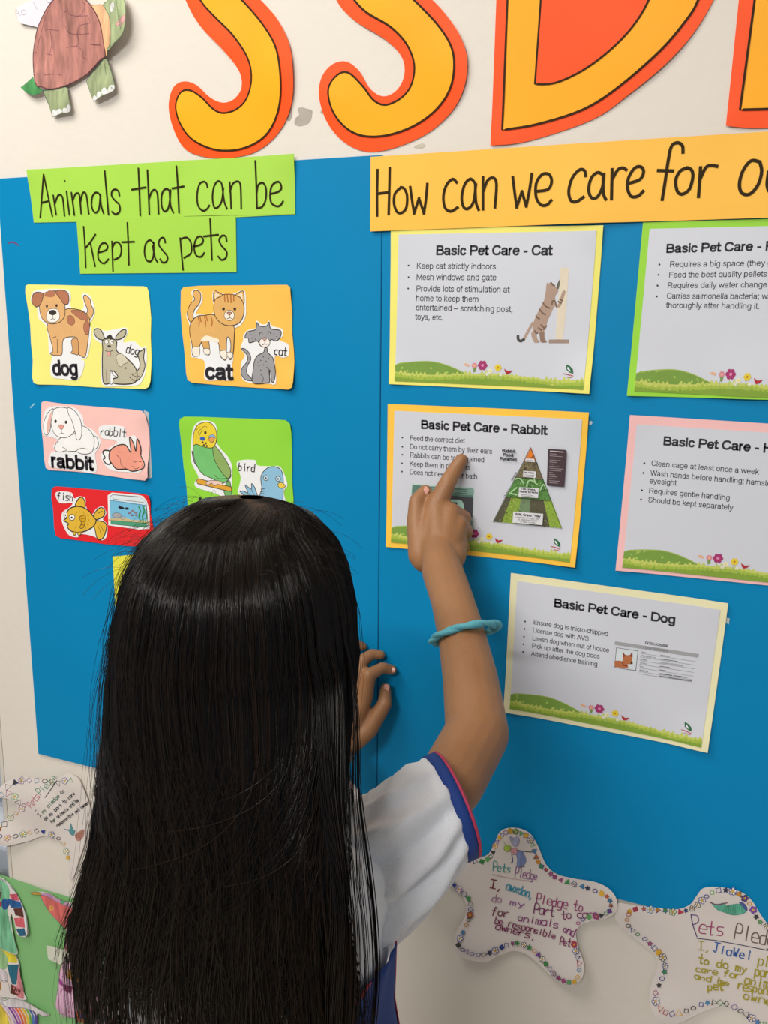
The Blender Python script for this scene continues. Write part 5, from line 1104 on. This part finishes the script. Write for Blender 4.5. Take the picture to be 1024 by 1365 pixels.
# a ring round the forearm, tilted, plus the slack twisted loop at the right
bt = []
u1 = _n(P3(654, 832, 1.13) - P3(575, 851, 1.13)); u2 = _n(np.cross(ax, u1)); u2 = _n(u2 + ax * .8)
if u2[1] > 0: u2 = -u2
rad = .0365
bm = bmesh.new()
def tube(bm, P, r, n=8, closed=False, flat=None):
    P = [np.array(p, float) for p in P]; N = len(P); G = []; pv = None
    for i, p in enumerate(P):
        t = _n((P[(i + 1) % N] if closed or i < N - 1 else p) - (P[i - 1] if closed or i > 0 else p)) 
        if pv is None: q = np.cross(t, [0, 0, 1.0]); q = q if np.linalg.norm(q) > .1 else np.cross(t, [0, 1.0, 0]); pv = _n(q)
        pv = _n(pv - t * pv.dot(t)); w = np.cross(t, pv); rr_ = r(i / max(N - 1, 1)) if callable(r) else r
        G.append([bm.verts.new(Vector([float(x) for x in (p + pv * rr_ * math.cos(2 * PI * k / n) + w * rr_ * math.sin(2 * PI * k / n))])) for k in range(n)])
    for i in range(N if closed else N - 1):
        for k in range(n): bm.faces.new([G[i][k], G[i][(k + 1) % n], G[(i + 1) % N][(k + 1) % n], G[(i + 1) % N][k]])
    if not closed:
        bm.faces.new(G[0][::-1]); bm.faces.new(G[-1])
for ph in (0, PI):
    P_ = []
    for i in range(120):
        t = 2 * PI * i / 120; c0 = cc + u1 * (rad * 1.03) * math.cos(t) + u2 * rad * 1.22 * math.sin(t)
        out = _n(c0 - cc); tw = t * 4 + ph; big = 1 + 1.0 * math.exp(-((t if t < PI else t - 2 * PI) / .35) ** 2)
        P_.append(c0 + out * .0021 * big * math.cos(tw) + ax * .0021 * big * math.sin(tw) + out * .004 * (big - 1))
    tube(bm, P_, .0036, 8, True)
bmesh.ops.recalc_face_normals(bm, faces=bm.faces[:])
o = from_bm('hair_tie', bm, mat('tie_turquoise', '5fb3c4', .65, bump=.6, bscale=700, var=.06, vscale=60), girl, True)
o['label'] = 'turquoise twisted hair tie round the forearm'
# ---- white mask on the hidden face ----
bm = bmesh.new(); G = []
for i in range(17):
    a = (i / 16 - .5) * 2.5; row = []
    for j in range(9):
        z = .012 - j / 8 * .088; bul = 1 + .0 * j
        row.append(np.array(hp(math.sin(a) * (.074 - .004 * abs(j - 3)), math.cos(a) * .108 - .004 + .004 * math.sin(j / 8 * PI) * 2 - .03 * (1 - math.cos(a)) * 0, z)))
    G.append(row)
loft_bm(bm, G, False); bmesh.ops.recalc_face_normals(bm, faces=bm.faces[:])
o = from_bm('face_mask', bm, mat('mask_cloth', 'dfe3ea', .8), girl, True); s_ = o.modifiers.new('c', 'SOLIDIFY'); s_.thickness = .001

# ---- hair ----
HAIR = bpy.data.materials.new('hair_black'); HAIR.use_nodes = True; nt = HAIR.node_tree; b = nt.nodes['Principled BSDF']
atn = nt.nodes.new('ShaderNodeAttribute'); atn.attribute_name = 'Col'; nt.links.new(atn.outputs['Color'], b.inputs['Base Color'])
b.inputs['Specular IOR Level'].default_value = .36; b.inputs['IOR'].default_value = 1.5
nz = nt.nodes.new('ShaderNodeTexNoise'); nz.inputs['Scale'].default_value = 40
mr = nt.nodes.new('ShaderNodeMapRange'); mr.inputs['To Min'].default_value = .17; mr.inputs['To Max'].default_value = .3
nt.links.new(nz.outputs['Fac'], mr.inputs['Value']); nt.links.new(mr.outputs[0], b.inputs['Roughness'])
# silhouette of the hair in the photograph: (py, px left, px right) at the depth of the head's centre
SIL = [(662, 332, 338), (665, 299, 374), (670, 268, 396), (682, 240, 418), (700, 208, 440), (725, 182, 459), (760, 163, 471), (800, 153, 478), (850, 144, 481), (910, 138, 480), (980, 133, 472), (1050, 127, 466), (1110, 120, 463), (1160, 111, 463), (1220, 98, 465), (1255, 93, 467), (1295, 95, 469), (1340, 100, 470), (1420, 104, 470)]
_yk = lambda p: hy - .08 * min(1, max(0, (p - 800) / 300))
tz = np.array([at(330, p[0], _yk(p[0]))[2] for p in SIL])[::-1]
tx = np.array([(at(l, p, _yk(p))[0] + at(r, p, _yk(p))[0]) / 2 for p, l, r in SIL])[::-1]; tw = np.array([(at(r, p, _yk(p))[0] - at(l, p, _yk(p))[0]) / 2 for p, l, r in SIL])[::-1]

ztop_ = tz[-1]; uR = np.array([1.0, 0, 0]); uB = np.array([0, -1.0, 0])
def env(z, phi, s=1.0):
    "point of the hair's outer surface; phi 0 = back of the head, +-pi/2 = the sides"
    z = np.asarray(z, float); w = np.sqrt(np.interp(z, tz, tw ** 2)); cx = np.interp(z, tz, tx)
    dz = ztop_ - z
    cy = np.where(dz < .3, hy, hy)
    b_ = np.where(dz < .10, .112 * np.sqrt(np.clip(1 - (1 - dz / .10) ** 2, 0, 1)), .112 + .006 * np.clip((dz - .12) / .25, 0, 1))
    b_ = np.minimum(b_, 3.0 * dz + .008)
    k_ = np.clip((dz - .13) / .14, 0, 1); cp = np.abs(np.cos(phi)); X_ = np.sin(phi) * w * s; B_ = np.where(np.cos(phi) > 0, cp ** (1 - .68 * k_) * (b_ - .05 * k_) + .05 * k_, -cp * np.minimum(b_, .09) * (1 - k_) + .05 * k_) * s
    return np.stack([cx + uR[0] * X_ + uB[0] * B_, cy + uR[1] * X_ + uB[1] * B_, z], -1)
def proj(P):
    d = P - CAM; t = -(d @ np.array([AX[2], AY[2], AZ[2]]))
    return 512 + (d @ np.array([AX[0], AY[0], AZ[0]])) / t * FPX, 682.5 - (d @ np.array([AX[1], AY[1], AZ[1]])) / t * FPX
# fit the widths of the hair's cross-sections to the outline measured in the photograph
L0 = tx - tw; R0 = tx + tw; rmp = np.minimum(1, (ztop_ - tz) / .05)
for it in range(30):
    zz = np.linspace(ztop_ - .0005, tz[0], 300); ph = np.linspace(-2.1, 2.1, 61); Z, PH = np.meshgrid(zz, ph); Z = Z.ravel()
    X_, Y_ = proj(env(Z, PH.ravel()).reshape(-1, 3)); dL = np.zeros(len(tz)); dR = np.zeros(len(tz)); nL = np.full(len(tz), 1e-6); nR = np.full(len(tz), 1e-6)
    for p in range(662, 1364, 6):
        m_ = np.nonzero(np.abs(Y_ - p) < 4)[0]
        if len(m_) < 4: continue
        sp = [q[0] for q in SIL]; l = np.interp(p, sp, [q[1] for q in SIL]) + 4; r = np.interp(p, sp, [q[2] for q in SIL]) - 4
        for idx, tgt, D_, N_ in ((m_[X_[m_].argmin()], l, dL, nL), (m_[X_[m_].argmax()], r, dR, nR)):
            e_ = (tgt - X_[idx]) * .75 / FPX; k = np.clip(np.searchsorted(tz, Z[idx]) - 1, 0, len(tz) - 2); f = (Z[idx] - tz[k]) / (tz[k + 1] - tz[k])
            D_[k] += e_ * (1 - f); N_[k] += 1 - f; D_[k + 1] += e_ * f; N_[k + 1] += f
    dL[-1:] = 0; dR[-1:] = 0
    L_ = tx - tw + .5 * dL / nL; R_ = tx + tw + .5 * dR / nR; L_ = np.clip(L_, L0 - .003 * rmp, L0 + .045 * rmp); R_ = np.clip(R_, R0 - .045 * rmp, R0 + .003 * rmp); tx = (L_ + R_) / 2; tw = np.maximum((R_ - L_) / 2, .004)
    if it > 10: tx[:4] = tx[:4] * .6 + tx[3] * .4 if nL[0] < 1 else tx[:4]
def tubes(name, P, R, col, parent, m=HAIR, ns=3):
    "P (N,M,3) strand points, R (N,M) radii, col (N,4)"
    N, M, _ = P.shape
    T = np.gradient(P, axis=1); T /= np.linalg.norm(T, axis=2, keepdims=True) + 1e-9
    ref = np.array([0.37, 0.9, 0.21]); U = np.cross(T, ref); U /= np.linalg.norm(U, axis=2, keepdims=True) + 1e-9; Vv = np.cross(T, U)
    vs_ = np.stack([P + R[..., None] * (U * math.cos(2 * PI * k / ns) + Vv * math.sin(2 * PI * k / ns)) for k in range(ns)], 2)  # N,M,ns,3
    nv = N * M * ns; me = bpy.data.meshes.new(name)
    me.vertices.add(nv); me.vertices.foreach_set('co', vs_.reshape(-1).astype(np.float32))
    idx = np.arange(nv).reshape(N, M, ns); a = idx[:, :-1, :]; b_ = np.roll(idx, -1, 2)[:, :-1, :]; c_ = np.roll(idx, -1, 2)[:, 1:, :]; d_ = idx[:, 1:, :]
    F = np.stack([a, b_, c_, d_], -1).reshape(-1, 4); nf = len(F)
    me.loops.add(nf * 4); me.loops.foreach_set('vertex_index', F.reshape(-1).astype(np.int32))
    me.polygons.add(nf); me.polygons.foreach_set('loop_start', np.arange(0, nf * 4, 4, dtype=np.int32)); me.polygons.foreach_set('use_smooth', np.ones(nf, bool))
    me.update(calc_edges=True)
    ca = me.color_attributes.new('Col', 'FLOAT_COLOR', 'POINT')
    ca.data.foreach_set('color', np.repeat(col, M * ns, 0).reshape(-1).astype(np.float32))
    return link(name, me, m, parent)
def hair_cols(n, tip=0):
    base = np.array([[.0030, .0024, .0023, 1.0]]); c = np.repeat(base, n, 0); k = rng.uniform(.5, 1.5, (n, 1)); br = rng.random((n, 1)) ** 4
    c[:, :3] = c[:, :3] * k + br * np.array([.018, .009, .004]); return c
def bump_noise(phi, z, seed):
    return (np.sin(phi * 23 + seed) * .5 + np.sin(phi * 51 + z * 9 + seed * 2) * .3 + np.sin(phi * 97 - z * 14) * .2)
# inner cap so that no light comes through the upper part
bm = bmesh.new(); rws = []
for i in range(34):
    z = ztop_ - .005 - .255 * (i / 33) ** 1.15
    rws.append([p for p in env(np.full(64, z), np.linspace(-2.0, 2.0, 64), .93 if i < 16 else .93 - .16 * (i - 16) / 17)])
rws.insert(0, [np.array([tx[-1], hy, ztop_ - .0030])] * 64)
G = loft_bm(bm, rws, False)
loft_bm(bm, [[np.array([tx[-1], hy, ztop_ - .0030])] * 64] + [[p for p in env(np.full(64, ztop_ - .005 - .07 * i / 8), np.linspace(1.9, 2 * PI - 1.9, 64), .93)] for i in range(9)], False); bmesh.ops.remove_doubles(bm, verts=bm.verts[:], dist=1e-5)
bmesh.ops.recalc_face_normals(bm, faces=bm.faces[:])
hair = from_bm('hair', bm, mat('hair_under', '050404', .8, spec=.1, bump=.5, bscale=300, stretch=(1, 1, .05)), girl, True)
def strands(N, M, s_lo, s_hi, z_end, rad, spread=1.0, jitter=1.0, philim=2.15, dens=None):
    # clumps share most of their motion
    ncl = max(20, N // 95); cph = rng.uniform(-philim, philim, ncl); cl = rng.integers(0, ncl, N)
    phi = cph[cl] + rng.normal(0, .06, N) * spread
    if dens == 'even': phi = rng.uniform(-philim, philim, N)
    start = np.where(rng.random(N) < .75, .012 * rng.random(N) ** 2.5, rng.uniform(.0, .07, N))
    start = np.maximum(start, .0003); zs = ztop_ - start; ze = z_end(phi, N) + (rng.uniform(-.05, .06, ncl)[cl] if dens != 'even' else 0)
    u = np.linspace(0, 1, M)[None, :]; up = u ** 1.0
    # dense sampling near the crown: parametrise by arc
    dz = (zs - ze)[:, None] * (up ** 1.7); z = zs[:, None] - dz
    s = rng.uniform(s_lo, s_hi, N)[:, None] * np.ones((1, M))
    lowk = np.clip((ztop_ - z - .18) / .30, 0, 1)
    # wander + clumping lower down
    w1 = np.sin(z * 14 + cl[:, None] * 1.7) * .05 + np.sin(z * 31 + cl[:, None] * 2.9) * .02
    own = rng.normal(0, 1, (N, 1)) * .04 * u
    phn = phi[:, None] + (w1 * lowk + own * lowk - (phi - cph[cl])[:, None] * lowk * .93) * jitter
    s = s * (1 + .012 * bump_noise(phn, z, 1.0)) + lowk * rng.normal(0, .03, (N, 1)) * jitter
    P_ = env(z, phn, 1.0) ; Cc = env(z, phn * 0, 0.0); P_ = Cc + (P_ - Cc) * s[..., None]
    # tips fall a little uneven and flick left on the left side
    fl = np.clip((ztop_ - z - .27) / .12, 0, 1) ** 2
    P_[..., 0] += fl * (rng.normal(0, .007, (N, 1)) - .003)
    R_ = rad * np.ones((N, M)) * (1 - .6 * u ** 3) * np.clip(.6 + u * 8, 0, 1)
    return P_, R_
def zend(lo, hi):
    def f(phi, n):
        return ztop_ - rng.uniform(lo, hi, n) + .07 * np.clip((-phi - .7) / .8, 0, 1)
    return f
P_, R_ = strands(8600, 26, .955, 1.0, zend(.37, .45), .00052); tubes('hair_strands', P_, R_, hair_cols(len(P_)), hair)
P_, R_ = strands(5200, 24, .975, 1.004, zend(.29, .40), .00036, dens='even', jitter=.8); tubes('hair_strands', P_, R_, hair_cols(len(P_)), hair)
P_, R_ = strands(2600, 16, .955, .99, lambda phi, n: ztop_ - rng.uniform(.06, .11, n), .0005, dens='even', philim=PI); tubes('hair_strands', P_, R_, hair_cols(len(P_)), hair)
# fly-away single hairs
N = 300; P_, R_ = strands(N, 26, .99, 1.02, zend(.2, .56), .00018, dens='even', philim=1.9)
u = np.linspace(0, 1, 26)[None, :]; ph = rng.uniform(0, 6.3, (N, 1)); amp = rng.uniform(.001, .010, (N, 1)) * np.clip(u * 2.2, 0, 1)
P_[..., 0] += amp * np.sin(u * rng.uniform(3, 9, (N, 1)) + ph); P_[..., 1] -= np.abs(amp * np.cos(u * 5 + ph)); P_[..., 2] += .35 * amp * np.sin(u * 7 + ph)
tubes('loose_hairs', P_, R_, hair_cols(N), hair)
# short hairs standing off the crown
N = 150; M = 10; ph = rng.uniform(-1.9, 1.9, N); z0 = ztop_ - rng.uniform(.004, .05, N); b0 = env(z0, ph, .98); u = np.linspace(0, 1, M)
dirr = np.stack([np.sin(ph) * .8 + rng.normal(0, .3, N), rng.normal(-.2, .4, N), np.full(N, .35)], 1); dirr /= np.linalg.norm(dirr, axis=1, keepdims=True); L = rng.uniform(.015, .05, N)
P_ = b0[:, None, :] + dirr[:, None, :] * (L[:, None] * u[None])[..., None]; P_[..., 2] -= (u[None] ** 2) * L[:, None] * .55
tubes('loose_hairs', P_, np.full((N, M), .00013), hair_cols(N), hair)
# thin locks hanging apart at the right edge, in front of hand and shirt
N = 330; g = rng.integers(0, 11, N); gp = rng.uniform(1.15, 1.6, 11)[g]; go = rng.uniform(.0, .034, 11)[g]; ge = rng.uniform(.33, .46, 11)[g]
u = np.linspace(0, 1, 28)[None, :]; z = ztop_ - .02 - (u ** 1.6) * (ge + rng.normal(0, .012, N))[:, None]; dz_ = ztop_ - z
P_ = env(z, gp[:, None] + rng.normal(0, .03, (N, 1)) * np.clip(dz_ / .2, 0, 1), 1.0)
P_[..., 0] += np.clip((dz_ - .10) / .16, 0, 1) * (go[:, None] - .006 + rng.normal(0, .0022, (N, 1))) + .004 * np.sin(z * 26 + g[:, None] * 1.9) * np.clip((dz_ - .12) / .1, 0, 1)
P_[..., 1] -= .006
tubes('hair_strands', P_, np.full(P_.shape[:2], .00032), hair_cols(N), hair)
# a few stray hairs lying slantwise over the back
N = 11; u = np.linspace(0, 1, 24)[None, :]; p0 = rng.uniform(.7, 1.35, (N, 1)); ln = rng.uniform(.5, 1.3, (N, 1)); z = ztop_ - rng.uniform(.15, .24, (N, 1)) - u ** .7 * rng.uniform(.05, .12, (N, 1))
P_ = env(z, p0 - ln * u ** 1.3, 1.012); P_[..., 1] -= .002; tubes('loose_hairs', P_, np.full((N, 24), .00022), hair_cols(N) * np.array([2.2, 2.4, 2.6, 1]), hair)
